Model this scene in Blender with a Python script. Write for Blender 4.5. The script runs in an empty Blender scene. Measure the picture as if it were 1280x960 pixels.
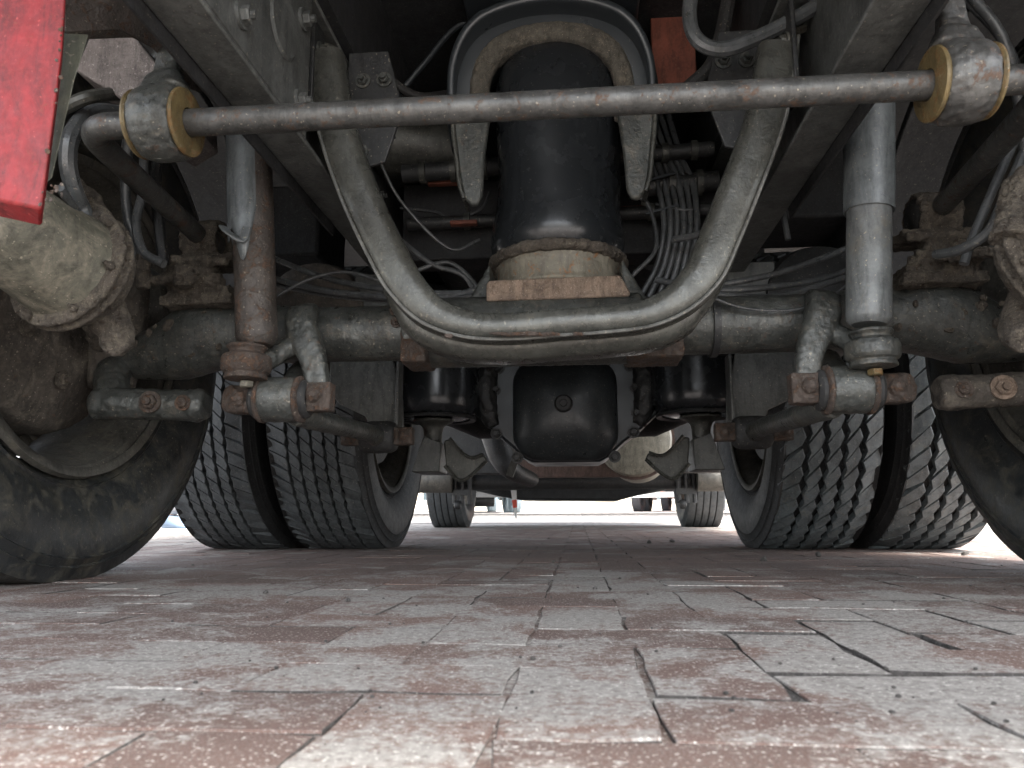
import bpy, bmesh, math, random
from math import sin, cos, pi, radians, sqrt, atan2
from mathutils import Vector, Matrix, noise
random.seed(7)
S = bpy.context.scene
COL = S.collection

# ------------------------------------------------------------------ camera
YAW, PITCH, ROLL = radians(5.0), radians(9.9), radians(-0.2)
CAM = Vector((0.035, 0.0, 0.115))
F = 925.0                                            # focal length in pixels of a 1280 px wide picture
_a = Vector((-sin(YAW)*cos(PITCH), cos(YAW)*cos(PITCH), sin(PITCH)))
_r0 = Vector((cos(YAW), sin(YAW), 0)); _u0 = _r0.cross(_a)
_r = _r0*cos(ROLL) + _u0*sin(ROLL); _u = -_r0*sin(ROLL) + _u0*cos(ROLL)
cd = bpy.data.cameras.new('camera'); cam = bpy.data.objects.new('camera', cd); COL.objects.link(cam)
cam.matrix_world = Matrix(((_r.x, _u.x, -_a.x, CAM.x), (_r.y, _u.y, -_a.y, CAM.y), (_r.z, _u.z, -_a.z, CAM.z), (0, 0, 0, 1)))
cd.sensor_width = 36; cd.lens = F/1280*36; cd.clip_start = 0.02; cd.clip_end = 2000
cd.dof.use_dof = True; cd.dof.focus_distance = 1.5; cd.dof.aperture_fstop = 13.0
S.camera = cam

def P(px, py, Y):
    """a point of the place seen at a measured spot of the photograph, Y metres ahead of the lens"""
    d = _a + _r*((px-640)/F) + _u*((480-py)/F)
    return CAM + d*(Y/d.y)

# ------------------------------------------------------------------ light
W = bpy.data.worlds.new('World'); S.world = W; W.use_nodes = True
nt = W.node_tree; nt.nodes.clear()
SUN_EL, SUN_AZ = radians(60), radians(150)
sk = nt.nodes.new('ShaderNodeTexSky'); sk.sky_type = 'NISHITA'; sk.sun_disc = False
sk.sun_elevation = SUN_EL; sk.sun_rotation = SUN_AZ; sk.air_density = 1.0; sk.dust_density = 3.0; sk.ozone_density = 1.0
hs = nt.nodes.new('ShaderNodeHueSaturation'); hs.inputs['Saturation'].default_value = 0.35
bg = nt.nodes.new('ShaderNodeBackground'); bg.inputs['Strength'].default_value = 0.15
ow = nt.nodes.new('ShaderNodeOutputWorld')
nt.links.new(sk.outputs[0], hs.inputs['Color']); nt.links.new(hs.outputs[0], bg.inputs['Color']); nt.links.new(bg.outputs[0], ow.inputs[0])
sl = bpy.data.lights.new('sun', 'SUN'); sl.energy = 2.6; sl.angle = radians(12); sl.color = (1.0, 0.96, 0.9)
so = bpy.data.objects.new('sun', sl); COL.objects.link(so)
sd = Vector((sin(SUN_AZ)*cos(SUN_EL), cos(SUN_AZ)*cos(SUN_EL), sin(SUN_EL)))
so.rotation_euler = sd.to_track_quat('Z', 'Y').to_euler()
S.view_settings.view_transform = 'Standard'; S.view_settings.look = 'None'; S.view_settings.gamma = 1
S.view_settings.use_curve_mapping = False; S.view_settings.exposure = 2.72
S.render.engine = 'CYCLES'
S.cycles.max_bounces = 10; S.cycles.diffuse_bounces = 6; S.cycles.use_denoising = True

# ------------------------------------------------------------------ materials
def new_mat(name):
    m = bpy.data.materials.new(name); m.use_nodes = True
    n = m.node_tree.nodes; n.clear()
    o = n.new('ShaderNodeOutputMaterial'); b = n.new('ShaderNodeBsdfPrincipled')
    m.node_tree.links.new(b.outputs[0], o.inputs[0])
    return m, m.node_tree, b

def nz(t, vec, scale, detail=6, rough=.6, dist=0.0):
    n = t.nodes.new('ShaderNodeTexNoise'); n.inputs['Scale'].default_value = scale
    n.inputs['Detail'].default_value = detail; n.inputs['Roughness'].default_value = rough; n.inputs['Distortion'].default_value = dist
    t.links.new(vec, n.inputs['Vector']); return n.outputs['Fac']

def ramp(t, fac, a, b, va=0.0, vb=1.0):
    n = t.nodes.new('ShaderNodeMapRange'); n.inputs['From Min'].default_value = a; n.inputs['From Max'].default_value = b
    n.inputs['To Min'].default_value = va; n.inputs['To Max'].default_value = vb
    t.links.new(fac, n.inputs['Value']); return n.outputs[0]

def mixc(t, fac, c1, c2):
    n = t.nodes.new('ShaderNodeMix'); n.data_type = 'RGBA'
    for i, v in ((0, fac), (6, c1), (7, c2)):
        if hasattr(v, 'is_output'): t.links.new(v, n.inputs[i])
        elif i == 0: n.inputs[0].default_value = v
        else: n.inputs[i].default_value = (*v, 1)
    return n.outputs[2]

def mth(t, op, a, b=0.0):
    n = t.nodes.new('ShaderNodeMath'); n.operation = op
    for i, v in enumerate((a, b)):
        if hasattr(v, 'is_output'): t.links.new(v, n.inputs[i])
        else: n.inputs[i].default_value = v
    return n.outputs[0]

RUST = (.088, .052, .034); DUST = (.19, .168, .13)
MATS = {}
def slick(name, col, rough, spots=.3):
    m, t, b = new_mat(name); g = t.nodes.new('ShaderNodeNewGeometry').outputs['Position']
    c = mixc(t, nz(t, g, 7, 4), tuple(v*.8 for v in col), tuple(v*1.15 for v in col))
    c = mixc(t, ramp(t, nz(t, g, 190, 1, .3), .735, .77, 0, spots), c, (.22, .21, .19))
    t.links.new(c, b.inputs['Base Color'])
    t.links.new(ramp(t, nz(t, g, 18, 5, .6), .3, .7, rough-.07, rough+.10), b.inputs['Roughness'])
    bp = t.nodes.new('ShaderNodeBump'); bp.inputs['Strength'].default_value = .12; bp.inputs['Distance'].default_value = .002
    t.links.new(nz(t, g, 30, 4, .6), bp.inputs['Height']); t.links.new(bp.outputs[0], b.inputs['Normal']); return m

def grit(name, base, rust=.3, dust=.3, rough=.5, metal=0.0, bump=.25, scale=1.0, rustc=RUST, dustc=DUST, speck=.5, var=.35, runs=.7):
    m, t, b = new_mat(name)
    g = t.nodes.new('ShaderNodeNewGeometry').outputs['Position']
    n1 = nz(t, g, 13*scale, 8, .7, .6); n2 = nz(t, g, 42*scale, 8, .75, .5); n3 = nz(t, g, 160*scale, 3, .6); n4 = nz(t, g, 430*scale, 2, .5)
    base = tuple(v*.92 for v in base)
    dark = tuple(c*(1-var) for c in base); lite = tuple(min(1, c*(1+var)) for c in base)
    c = mixc(t, ramp(t, n1, .35, .65), dark, lite)
    st = t.nodes.new('ShaderNodeMapping'); st.inputs['Scale'].default_value = (1, 1, .22); t.links.new(g, st.inputs['Vector'])
    c = mixc(t, ramp(t, nz(t, st.outputs[0], 46*scale, 7, .78, .6), .46, .62, 0, runs), c, tuple(v*.35 for v in base))   # grease and water runs
    c = mixc(t, ramp(t, n3, .48, .72, 0, .38), c, tuple(v*.8+d_*.2 for v, d_ in zip(lite, dustc)))
    nsum = mth(t, 'ADD', mth(t, 'MULTIPLY', n2, .75), mth(t, 'MULTIPLY', n3, .25))
    rf = ramp(t, nsum, .72-.35*rust, .78-.35*rust, 0, min(1, rust*1.6))
    c = mixc(t, rf, c, mixc(t, n4, tuple(v*.6 for v in rustc), tuple(v*1.6 for v in rustc)))
    nd = nz(t, g, 24*scale, 9, .78, .8)
    df = ramp(t, nd, .70-.4*dust, .86-.4*dust, 0, min(1, dust*1.3))
    c = mixc(t, df, c, mixc(t, n3, tuple(v*.45 for v in dustc), tuple(v*1.35 for v in dustc)))
    sp = nz(t, g, 210*scale, 1, .4)
    c = mixc(t, ramp(t, sp, .70, .74, 0, speck), c, tuple(min(1, v*1.7) for v in dustc))
    t.links.new(c, b.inputs['Base Color'])
    ro = mth(t, 'ADD', ramp(t, n2, .3, .7, rough-.13, rough+.13), mth(t, 'MULTIPLY', mth(t, 'MAXIMUM', rf, df), .3))
    t.links.new(mth(t, 'MINIMUM', ro, 1.0), b.inputs['Roughness'])
    b.inputs['Metallic'].default_value = metal
    bp = t.nodes.new('ShaderNodeBump'); bp.inputs['Strength'].default_value = bump; bp.inputs['Distance'].default_value = .004 if bump > .02 else .0006
    h = mth(t, 'ADD', mth(t, 'MULTIPLY', n3, .5), mth(t, 'ADD', mth(t, 'MULTIPLY', n2, 1.2), mth(t, 'MULTIPLY', rf, .25)))
    t.links.new(h, bp.inputs['Height']); t.links.new(bp.outputs[0], b.inputs['Normal'])
    MATS[name] = m; return m

M_steel = grit('painted_steel', (.065, .066, .058), .30, .32, .42, .25, .25)
M_bar = grit('bar_steel', (.085, .085, .082), .5, .28, .38, .45, .3)
M_ubar = grit('u_frame_steel', (.078, .079, .070), .26, .34, .30, .35, .22, speck=.35, runs=.4)
M_beam = grit('axle_steel', (.070, .074, .069), .42, .45, .34, .3, .45)
M_rail = grit('rail_steel', (.10, .104, .10), .18, .20, .45, .2, .3)
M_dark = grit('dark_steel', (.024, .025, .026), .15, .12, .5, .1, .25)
M_void = grit('shade_dark_underbody', (.017, .018, .020), .0, .05, .7, 0, .2, speck=.2)  # near-black base colour paints in the shade up inside the chassis
M_black = slick('black_paint', (.026, .031, .035), .33, .2)
M_rusty = grit('rusty_iron', (.07, .052, .042), .62, .35, .7, .1, .9, scale=1.4)
M_shockrust = grit('shock_rust', (.06, .05, .043), .55, .35, .5, .15, .7)
M_crust = grit('crusty_iron', (.085, .07, .055), .45, .55, .85, 0, 1.6, scale=1.8, dustc=(.22, .19, .145))
M_brake = grit('dusty_brake_paint', (.115, .11, .085), .3, .6, .6, .05, .35, dustc=(.24, .215, .165))
M_drum = grit('dusty_drum', (.065, .055, .045), .4, .5, .8, 0, .6, dustc=(.19, .165, .13))
M_shockgrey = grit('shock_grey_paint', (.125, .138, .142), .22, .25, .36, .1, .18)
M_shocksilver = grit('shock_bare_steel', (.155, .165, .165), .2, .45, .40, .2, .3, speck=1.0)
M_rubber = slick('air_spring_rubber', (.016, .018, .020), .24)
M_rubber_dull = grit('dull_rubber', (.022, .022, .022), 0, .1, .7, 0, .3)
M_hose = grit('hose_rubber', (.075, .08, .083), 0, .12, .34, 0, .15)
M_brass = grit('yellow_washer', (.16, .12, .055), .6, .35, .42, .35, .3, rustc=(.14, .08, .03))
M_red = grit('red_paint', (.18, .005, .007), .42, .08, .55, 0, .15, rustc=(.12, .04, .03), dustc=(.55, .10, .09), speck=.15)
M_redback = grit('greenish_plate', (.11, .115, .085), .2, .4, .6, 0, .3)
M_fender = grit('dusty_fender', (.20, .175, .165), .0, .35, .9, 0, 1.2, scale=1.3, dustc=(.30, .27, .255))
M_bead = grit('chalky_bead', (.10, .092, .075), .35, .45, .9, 0, 1.1, scale=2, dustc=(.30, .25, .19))
M_castr = grit('pinkish_rust_plate', (.24, .175, .13), .45, .35, .8, 0, 1.0, scale=2.4, dustc=(.42, .34, .27))
M_cast = grit('cast_piston', (.20, .185, .145), .5, .35, .6, .1, .5, rustc=(.26, .12, .05))
M_orange = grit('orange_red_body', (.26, .07, .04), .1, .12, .6, 0, .15, speck=.1)
M_panel = grit('dim_red_panel', (.19, .055, .032), .1, .12, .6, 0, .15, speck=.1)
M_cream = grit('cream_tank', (.30, .28, .22), .08, .25, .5, 0, .15, dustc=(.4, .37, .3))
M_brown = grit('brown_duct', (.12, .075, .06), .4, .3, .7, 0, .3)
M_tyre = grit('tyre_rubber', (.020, .021, .022), 0, .22, .62, 0, .35, dustc=(.12, .11, .095), speck=.5)
M_tyre_old = grit('dusty_tyre_side', (.022, .024, .025), 0, .58, .38, 0, .25, dustc=(.088, .08, .06), scale=.9, speck=.5, runs=.2)
M_edge = grit('bright_edge', (.13, .13, .12), .1, .3, .4, .2, .2)
M_tread = grit('tread_rubber', (.080, .088, .093), 0, .36, .6, 0, .3, dustc=(.16, .15, .13), speck=.5)
M_tread2 = grit('pale_tread_rubber', (.115, .132, .138), 0, .42, .55, 0, .4, dustc=(.20, .185, .15), speck=.5)  # paler, bluer base than the left tread
M_rim = grit('dusty_rim', (.095, .09, .078), .3, .45, .55, .2, .35)
M_rimlight = grit('pale_rim', (.45, .43, .38), .15, .3, .5, .2, .2)

# ------------------------------------------------------------------ mesh helpers
class MB:
    def __init__(s): s.v = []; s.f = []
    def add(s, vs, fs):
        k = len(s.v); s.v += [Vector(v) for v in vs]; s.f += [tuple(i+k for i in f) for f in fs]; return s
    def box(s, c, d, rot=None):
        c = Vector(c); R = rot or Matrix.Identity(3); x, y, z = (q/2 for q in d)
        vs = [c + R @ Vector((i*x, j*y, k*z)) for i in (-1, 1) for j in (-1, 1) for k in (-1, 1)]
        return s.add(vs, [(0, 1, 3, 2), (4, 6, 7, 5), (0, 4, 5, 1), (2, 3, 7, 6), (0, 2, 6, 4), (1, 5, 7, 3)])
    def rings(s, R, close=True, caps=True):
        n = len(R[0]); k = len(s.v)
        for r in R: s.v += [Vector(v) for v in r]
        for i in range(len(R)-1):
            for j in range(n if close else n-1):
                j2 = (j+1) % n
                s.f.append((k+i*n+j, k+i*n+j2, k+(i+1)*n+j2, k+(i+1)*n+j))
        if caps and close:
            s.f.append(tuple(k+j for j in reversed(range(n)))); s.f.append(tuple(k+(len(R)-1)*n+j for j in range(n)))
        return s
    def tube(s, pts, r, n=14, sec=None, up=None, caps=True):
        """sweep a circle (or the section sec: list of (side, up)) along pts"""
        pts = [Vector(p) for p in pts]; m = len(pts)
        rs = r if isinstance(r, (list, tuple)) else [r]*m
        if len(rs) != m: rs = [rs[min(len(rs)-1, int(i/(m-1)*(len(rs)-1)))]*(1-((i/(m-1)*(len(rs)-1)) % 1)) + rs[min(len(rs)-1, int(i/(m-1)*(len(rs)-1))+1)]*((i/(m-1)*(len(rs)-1)) % 1) for i in range(m)]
        T = [(pts[min(i+1, m-1)]-pts[max(i-1, 0)]).normalized() for i in range(m)]
        N = Vector(up) if up else (Vector((0, 0, 1)) if abs(T[0].z) < .9 else Vector((0, 1, 0)))
        R = []
        for i in range(m):
            if up: N = Vector(up)
            N = (N - T[i]*N.dot(T[i])).normalized(); B = T[i].cross(N)
            if sec: q = [pts[i] + B*a*rs[i] + N*b*rs[i] for a, b in sec]
            else: q = [pts[i] + (B*cos(2*pi*j/n) + N*sin(2*pi*j/n))*rs[i] for j in range(n)]
            R.append(q)
        return s.rings(R, True, caps)
    def lathe(s, prof, o, ax=(0, 0, 1), n=32, a0=0, a1=2*pi, ell=1.0, shut=True):
        """prof: (radius, height along ax)"""
        o = Vector(o); ax = Vector(ax).normalized()
        u = ax.orthogonal().normalized() if abs(ax.x) < .99 else Vector((0, 0, 1)); w = ax.cross(u)
        full = abs(a1-a0-2*pi) < 1e-6; m = n if full else n+1
        if shut:
            z0, z1 = prof[0][0] < 1e-4, prof[-1][0] < 1e-4; prof = list(prof)
            if not z0 and not z1: prof.append(prof[0])
            elif not z1: prof.append((0, prof[-1][1]))
            elif not z0: prof.insert(0, (0, prof[0][1]))
        k = len(s.v)
        for rr, h in prof:
            for j in range(m):
                a = a0+(a1-a0)*j/n
                s.v.append(o + ax*h + (u*cos(a)+w*sin(a)*ell)*max(rr, 1e-5))
        for i in range(len(prof)-1):
            for j in range(n):
                j2 = (j+1) % m
                s.f.append((k+i*m+j, k+i*m+j2, k+(i+1)*m+j2, k+(i+1)*m+j))
        return s
    def cyl(s, a, b, r, n=20, r2=None):
        return s.tube([a, b], [r, r if r2 is None else r2], n)
    def prism(s, poly, d):
        """poly: 3-D points of a flat outline; d: thickness vector"""
        d = Vector(d); n = len(poly); A = [Vector(p) for p in poly]; B = [p+d for p in A]
        return s.add(A+B, [tuple(range(n))[::-1], tuple(range(n, 2*n))]+[(i, (i+1) % n, n+(i+1) % n, n+i) for i in range(n)])
    def hexbolt(s, p, ax, r=.012, h=.012, washer=True, stud=True):
        p = Vector(p); ax = Vector(ax).normalized()
        if washer: s.cyl(p-ax*.002, p+ax*.003, r*1.45, 16)
        s.tube([p+ax*.003, p+ax*(h-.001), p+ax*(h+.001)], [r, r, r*.85], 6)
        if stud: s.cyl(p+ax*h, p+ax*(h+.008), r*.5, 10)
        return s
    def lump(s, amp, freq, seed=0):
        o = Vector((seed*3.1, seed*1.7, seed*.9))
        for i, v in enumerate(s.v):
            q = v*freq + o
            s.v[i] = v + Vector((noise.noise(q), noise.noise(q+Vector((9, 0, 0))), noise.noise(q+Vector((0, 9, 0)))))*amp
        return s
    def mesh(s, name, mat, ang=35, side=None, per=None):
        me = bpy.data.meshes.new(name); me.from_pydata([tuple(v) for v in s.v], [], s.f); me.update()
        bm = bmesh.new(); bm.from_mesh(me); bmesh.ops.recalc_face_normals(bm, faces=bm.faces); bm.to_mesh(me); bm.free()
        me.materials.append(mat)
        if side:
            me.materials.append(side)
            for k, p in enumerate(me.polygons): p.material_index = 1 if (k % per[0]) < per[1] else 0
        for p in me.polygons: p.use_smooth = True
        me.set_sharp_from_angle(angle=radians(ang))
        return me
    def build(s, name, mat, parent=None, bevel=0, ang=35, label=None, rough=0, sub=0, side=None, per=None):
        o = bpy.data.objects.new(name, s.mesh(name, mat, ang, side, per)); COL.objects.link(o)
        if parent is not None: o.parent = parent
        if bevel:
            b = o.modifiers.new('bevel', 'BEVEL'); b.width = bevel; b.segments = 2; b.limit_method = 'ANGLE'; b.angle_limit = radians(40)
        if rough:                                       # casting lumps
            q = o.modifiers.new('remesh', 'REMESH'); q.mode = 'VOXEL'; q.voxel_size = sub or .004; q.use_smooth_shade = True
            tx = bpy.data.textures.get('lumps') or bpy.data.textures.new('lumps', 'CLOUDS'); tx.noise_scale = .011; tx.noise_depth = 4
            d = o.modifiers.new('displace', 'DISPLACE'); d.texture = tx; d.strength = rough; d.texture_coords = 'GLOBAL'; d.mid_level = .5
        if label: o['label'] = label
        return o

def cr(pts, k=8):
    """Catmull-Rom through pts"""
    p = [Vector(q) for q in pts]; p = [p[0]*2-p[1]] + p + [p[-1]*2-p[-2]]; out = []
    for i in range(1, len(p)-2):
        for j in range(k):
            t = j/k
            out.append(.5*((2*p[i]) + (p[i+1]-p[i-1])*t + (2*p[i-1]-5*p[i]+4*p[i+1]-p[i+2])*t*t + (3*p[i]-p[i-1]-3*p[i+1]+p[i+2])*t**3))
    out.append(p[-2]); return out

def thing(name, label, cat, loc=(0, 0, 0), rz=0, group=None):
    o = bpy.data.objects.new(name, None); COL.objects.link(o); o.location = loc; o.rotation_euler = (0, 0, rz)
    o.empty_display_size = .3; o['label'] = label; o['category'] = cat
    if group: o['group'] = group
    return o
def struct(o): o['kind'] = 'structure'; return o
def rr(w, h, r, k=3):
    """rounded rectangle section"""
    out = []
    for cx, cy, a in ((w/2-r, h/2-r, 0), (-w/2+r, h/2-r, 90), (-w/2+r, -h/2+r, 180), (w/2-r, -h/2+r, 270)):
        for i in range(k+1):
            t = radians(a+90*i/k); out.append((cx+r*cos(t), cy+r*sin(t)))
    return out

# ------------------------------------------------------------------ ground
def gz(Y): return 0.0 if Y < 9 else (Y-9)*.0095
def ground_mat(name, far=False):
    m, t, b = new_mat(name)
    g = t.nodes.new('ShaderNodeNewGeometry').outputs['Position']
    mp = t.nodes.new('ShaderNodeMapping'); mp.inputs['Scale'].default_value = (1.0, 1.0, 1.0); t.links.new(g, mp.inputs['Vector'])
    v = mp.outputs[0]
    oi = t.nodes.new('ShaderNodeObjectInfo'); at_ = t.nodes.new('ShaderNodeAttribute'); at_.attribute_name = 'tone'
    wn = t.nodes.new('ShaderNodeTexWhiteNoise'); wn.noise_dimensions = '1D'
    t.links.new(mth(t, 'ADD', mth(t, 'MULTIPLY', oi.outputs['Random'], 91.7), mth(t, 'MULTIPLY', at_.outputs['Fac'], 57.3)), wn.inputs['W'])
    big = nz(t, v, 5.5, 8, .68, .5); mid = nz(t, v, 22, 8, .75, .4); fine = nz(t, v, 130, 5, .7); grain = nz(t, v, 700, 2, .6); xl = nz(t, v, 1.1, 3, .5)
    red = mixc(t, mid, (.062, .038, .031), (.145, .082, .065))
    red = mixc(t, ramp(t, grain, .35, .65), red, mixc(t, wn.outputs['Value'], (.062, .045, .038), (.155, .10, .08)))
    grey = mixc(t, ramp(t, fine, .3, .7), (.12, .116, .106), (.32, .308, .285))
    s = mth(t, 'ADD', mth(t, 'MULTIPLY', big, .60), mth(t, 'ADD', mth(t, 'MULTIPLY', mid, .30), mth(t, 'MULTIPLY', fine, .26)))
    s = mth(t, 'ADD', s, mth(t, 'MULTIPLY', xl, .30))
    s = mth(t, 'ADD', s, mth(t, 'MULTIPLY', wn.outputs['Value'], .06))
    # pale dust raised outside the lorry as painted daylight, lowered beneath it
    sx = t.nodes.new('ShaderNodeSeparateXYZ'); t.links.new(v, sx.inputs[0])
    s = mth(t, 'ADD', s, ramp(t, sx.outputs[1], 1.0, 1.9, .035, -.045))
    s = mth(t, 'ADD', s, ramp(t, sx.outputs[1], 4.5, 6.5, 0, .18))
    s = mth(t, 'ADD', s, ramp(t, mth(t, 'ABSOLUTE', sx.outputs[0]), 1.2, 2.2, 0, .15))
    c = mixc(t, ramp(t, s, .752, .822, 0, .88), red, grey)
    c = mixc(t, ramp(t, nz(t, v, 330, 2, .4), .625, .685, 0, .75), c, (.50, .48, .44))
    c = mixc(t, ramp(t, nz(t, v, 900, 1, .3), .60, .70, 0, .35), c, (.40, .37, .34))
    c = mixc(t, ramp(t, nz(t, v, 260, 1, .3), .30, .27, 0, .7), c, (.05, .04, .035))
    t.links.new(c, b.inputs['Base Color'])
    t.links.new(ramp(t, mid, .3, .7, .72, .95), b.inputs['Roughness'])
    bp = t.nodes.new('ShaderNodeBump'); bp.inputs['Strength'].default_value = .5; bp.inputs['Distance'].default_value = .002
    h = mth(t, 'ADD', mth(t, 'MULTIPLY', mid, .9), mth(t, 'ADD', mth(t, 'MULTIPLY', fine, .8), mth(t, 'MULTIPLY', grain, .4)))
    t.links.new(h, bp.inputs['Height']); t.links.new(bp.outputs[0], b.inputs['Normal'])
    return m
M_pave = ground_mat('dusty_red_pavers')
M_joint = grit('joint_sand', (.075, .068, .062), 0, .5, .95, 0, 1.2, scale=2.5, dustc=(.24, .225, .21))
m_, t_, b_ = new_mat('open_yard_paving')
g_ = t_.nodes.new('ShaderNodeNewGeometry').outputs['Position']
bk = t_.nodes.new('ShaderNodeTexBrick'); bk.inputs['Scale'].default_value = 5; bk.inputs['Mortar Size'].default_value = .012
bk.inputs['Color1'].default_value = (.40, .37, .35, 1); bk.inputs['Color2'].default_value = (.34, .29, .27, 1); bk.inputs['Mortar'].default_value = (.2, .19, .18, 1)
t_.links.new(g_, bk.inputs['Vector'])
t_.links.new(mixc(t_, ramp(t_, nz(t_, g_, 3, 8, .7), .4, .6), bk.outputs['Color'], (.46, .45, .43)), b_.inputs['Base Color']); b_.inputs['Roughness'].default_value = .9
M_yard = m_

gb = MB(); gmi = []
ys = [-30, -8, -2] + [i*.5 for i in range(0, 40)] + [20, 22, 24, 26, 28, 30, 40, 60, 100, 200, 500]
xs_ = [-300, -7, -.55, -.2, 0, .10, .2, .5, .9, 1.4, 7, 300]; dzs = [-.0008, -.0008, -.0009, -.0012, -.002, -.0035, -.005, -.005, -.003, -.0015, -.0008, -.0008]
for q in range(len(xs_)-1):
    for a, c in zip(ys[:-1], ys[1:]):
        za, zc = gz(min(a, 30)), gz(min(c, 30))
        gb.add([(xs_[q], a, za+dzs[q]), (xs_[q+1], a, za+dzs[q+1]), (xs_[q+1], c, zc+dzs[q+1]), (xs_[q], c, zc+dzs[q])], [(0, 1, 2, 3)]); gmi.append(1 if xs_[q] < .05 else 0)
ground = struct(gb.build('ground', M_joint)); ground.data.materials.append(M_pave)
for p_, k in zip(ground.data.polygons, gmi): p_.material_index = k
yb = MB()
for X0, X1 in ((-300, 300),):
    for a, c in zip(ys[:-1], ys[1:]):
        if a < 8.5: continue
        yb.add([(X0, a, gz(min(a, 30))+.004), (X1, a, gz(min(a, 30))+.004), (X1, c, gz(min(c, 30))-.001), (X0, c, gz(min(c, 30))-.001)], [(0, 1, 2, 3)])
for X0, X1, a, c in ((-300, -5.2, -30, 8.5), (5.2, 300, -30, 8.5), (-5.2, 5.2, -30, -1.0)):
    yb.add([(X0, a, .003), (X1, a, .003), (X1, c, .003), (X0, c, .003)], [(0, 1, 2, 3)])
yard = struct(yb.build('yard_paving', M_yard))

PW, PL = .092, .184
def paver_shape(sd, cx=0, cy=0, z=0, rot=0, full=True):
    rd = random.Random(sd); w, l = PW/2-.0014, PL/2-.0014; zg = .0012
    out = [(-w, -l), (0, -l+rd.uniform(-.002, .002)), (w, -l), (w+zg, -l*.5), (w-zg, 0), (w+zg, l*.5), (w, l), (0, l+rd.uniform(-.002, .002)), (-w, l), (-w+zg, l*.5), (-w-zg, 0), (-w+zg, -l*.5)]
    out = [(x+rd.uniform(-.0030, .0018), y+rd.uniform(-.0032, .0018)) for x, y in out]
    out = [(x*cos(rot)-y*sin(rot)+cx, x*sin(rot)+y*cos(rot)+cy) for x, y in out]
    n = len(out); t = rd.uniform(-.0008, .0008)
    A = [(x, y, z-.010) for x, y in out]; B = [(x, y, z-.0010) for x, y in out]
    C = [(cx+(x-cx)*.985, cy+(y-cy)*.993, z+t*(x-cx)*20) for x, y in out]
    vs = A+B+C+[(cx, cy, z+.0006)]
    fs = [(i, (i+1) % n, n+(i+1) % n, n+i) for i in range(n)] + [(n+i, n+(i+1) % n, 2*n+(i+1) % n, 2*n+i) for i in range(n)]
    fs += [(2*n+i, 2*n+(i+1) % n, 3*n) for i in range(n)]
    return vs, fs
variants = []
for i in range(10):
    vs, fs = paver_shape(i); variants.append(MB().add(vs, fs).mesh('paving_stone', M_pave, 4, M_joint, (36, 18)))
near = []; rest = MB()
rnd = random.Random(3)
cells = []
for i in range(-57, 58):                              # herringbone bond
    for j in range(-16, 88):
        k = (i-j+3) % 4; x = .08+PW*i; y = .50+PW*j
        if k == 0: cells.append((x+PW, y+PW/2, pi/2))
        elif k == 3: cells.append((x+PW/2, y+PW, 0))
def seen(x, y):
    d = Vector((x, y, 0))-CAM; zz = d.dot(_a)
    if zz < .12: return -1
    u = 640+F*d.dot(_r)/zz; v = 480-F*d.dot(_u)/zz
    return 1/(zz*zz*zz) if (-90 < u < 1370 and v < 1120) else -1
cells.sort(key=lambda c: -seen(c[0], c[1]))
tones = []
for k, (x, y, base_rot) in enumerate(cells):
    # the right foreground has sunk and opened
    loose = min(1, 1.6*max(0, 1-abs(x-.30)/.32)*max(0, 1-abs(y-.62)/.5))
    dx, dy = rnd.uniform(-1, 1)*(.0009+.0032*loose), rnd.uniform(-1, 1)*(.0009+.0032*loose); dz = rnd.uniform(-.0003, .0003)-rnd.random()*.003*loose
    rz = base_rot+rnd.uniform(-.006, .006)+rnd.uniform(-.03, .03)*loose
    if k < 300 and seen(x, y) > 0:
        o = bpy.data.objects.new('paving_stone', variants[rnd.randrange(10)]); o.location = (x+dx, y+dy, dz)
        o.rotation_euler = (rnd.uniform(-.003, .003), rnd.uniform(-.005, .005), rz+(pi if rnd.random() < .5 else 0)); o.scale = (1-.038*loose, 1-.02*loose, 1); COL.objects.link(o); o.parent = ground
    else:
        vs, fs = paver_shape(rnd.randrange(999), x+dx, y+dy, dz, rz); rest.add(vs, fs); tones += [rnd.random()]*len(vs)
ro = rest.build('paving_stones', M_pave, ground, ang=4, side=M_joint, per=(36, 18)); ro['kind'] = 'stuff'
ta_ = ro.data.attributes.new('tone', 'FLOAT', 'POINT'); ta_.data.foreach_set('value', tones)
# grit and pebbles on the paving
pb = MB()
for i in range(130):
    y = .45+random.random()**1.6*3.2; x = random.uniform(-.55, .6)*y+.02; r = random.uniform(.0008, .0022)*(1 if random.random() < .93 else 2.2)
    pb.lathe([(0, -r*.6), (r, -r*.2), (r*.8, r*.5), (0, r*.8)], (x, y, r*.4), n=6)
pbo = pb.build('loose_grit', M_joint, ground, ang=80); pbo['kind'] = 'stuff'
for x, y, r in ((.47, 1.84, .009), (.66, 2.05, .008), (1.05, 2.1, .009), (.30, 2.9, .010), (.40, 3.0, .009)):
    MB().lathe([(0, -r*.5), (r, -r*.2), (r*.9, r*.4), (r*.3, r*.9), (0, r)], (x, y, r*.5), n=9).lump(r*.5, 60, x).build('pebble', M_joint, ground)

# ------------------------------------------------------------------ THE LORRY
truck = thing('lorry', 'nearest lorry, seen from beneath, with black air springs, rusty axles and red corner plate', 'lorry', (0, 0, 0))

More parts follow.
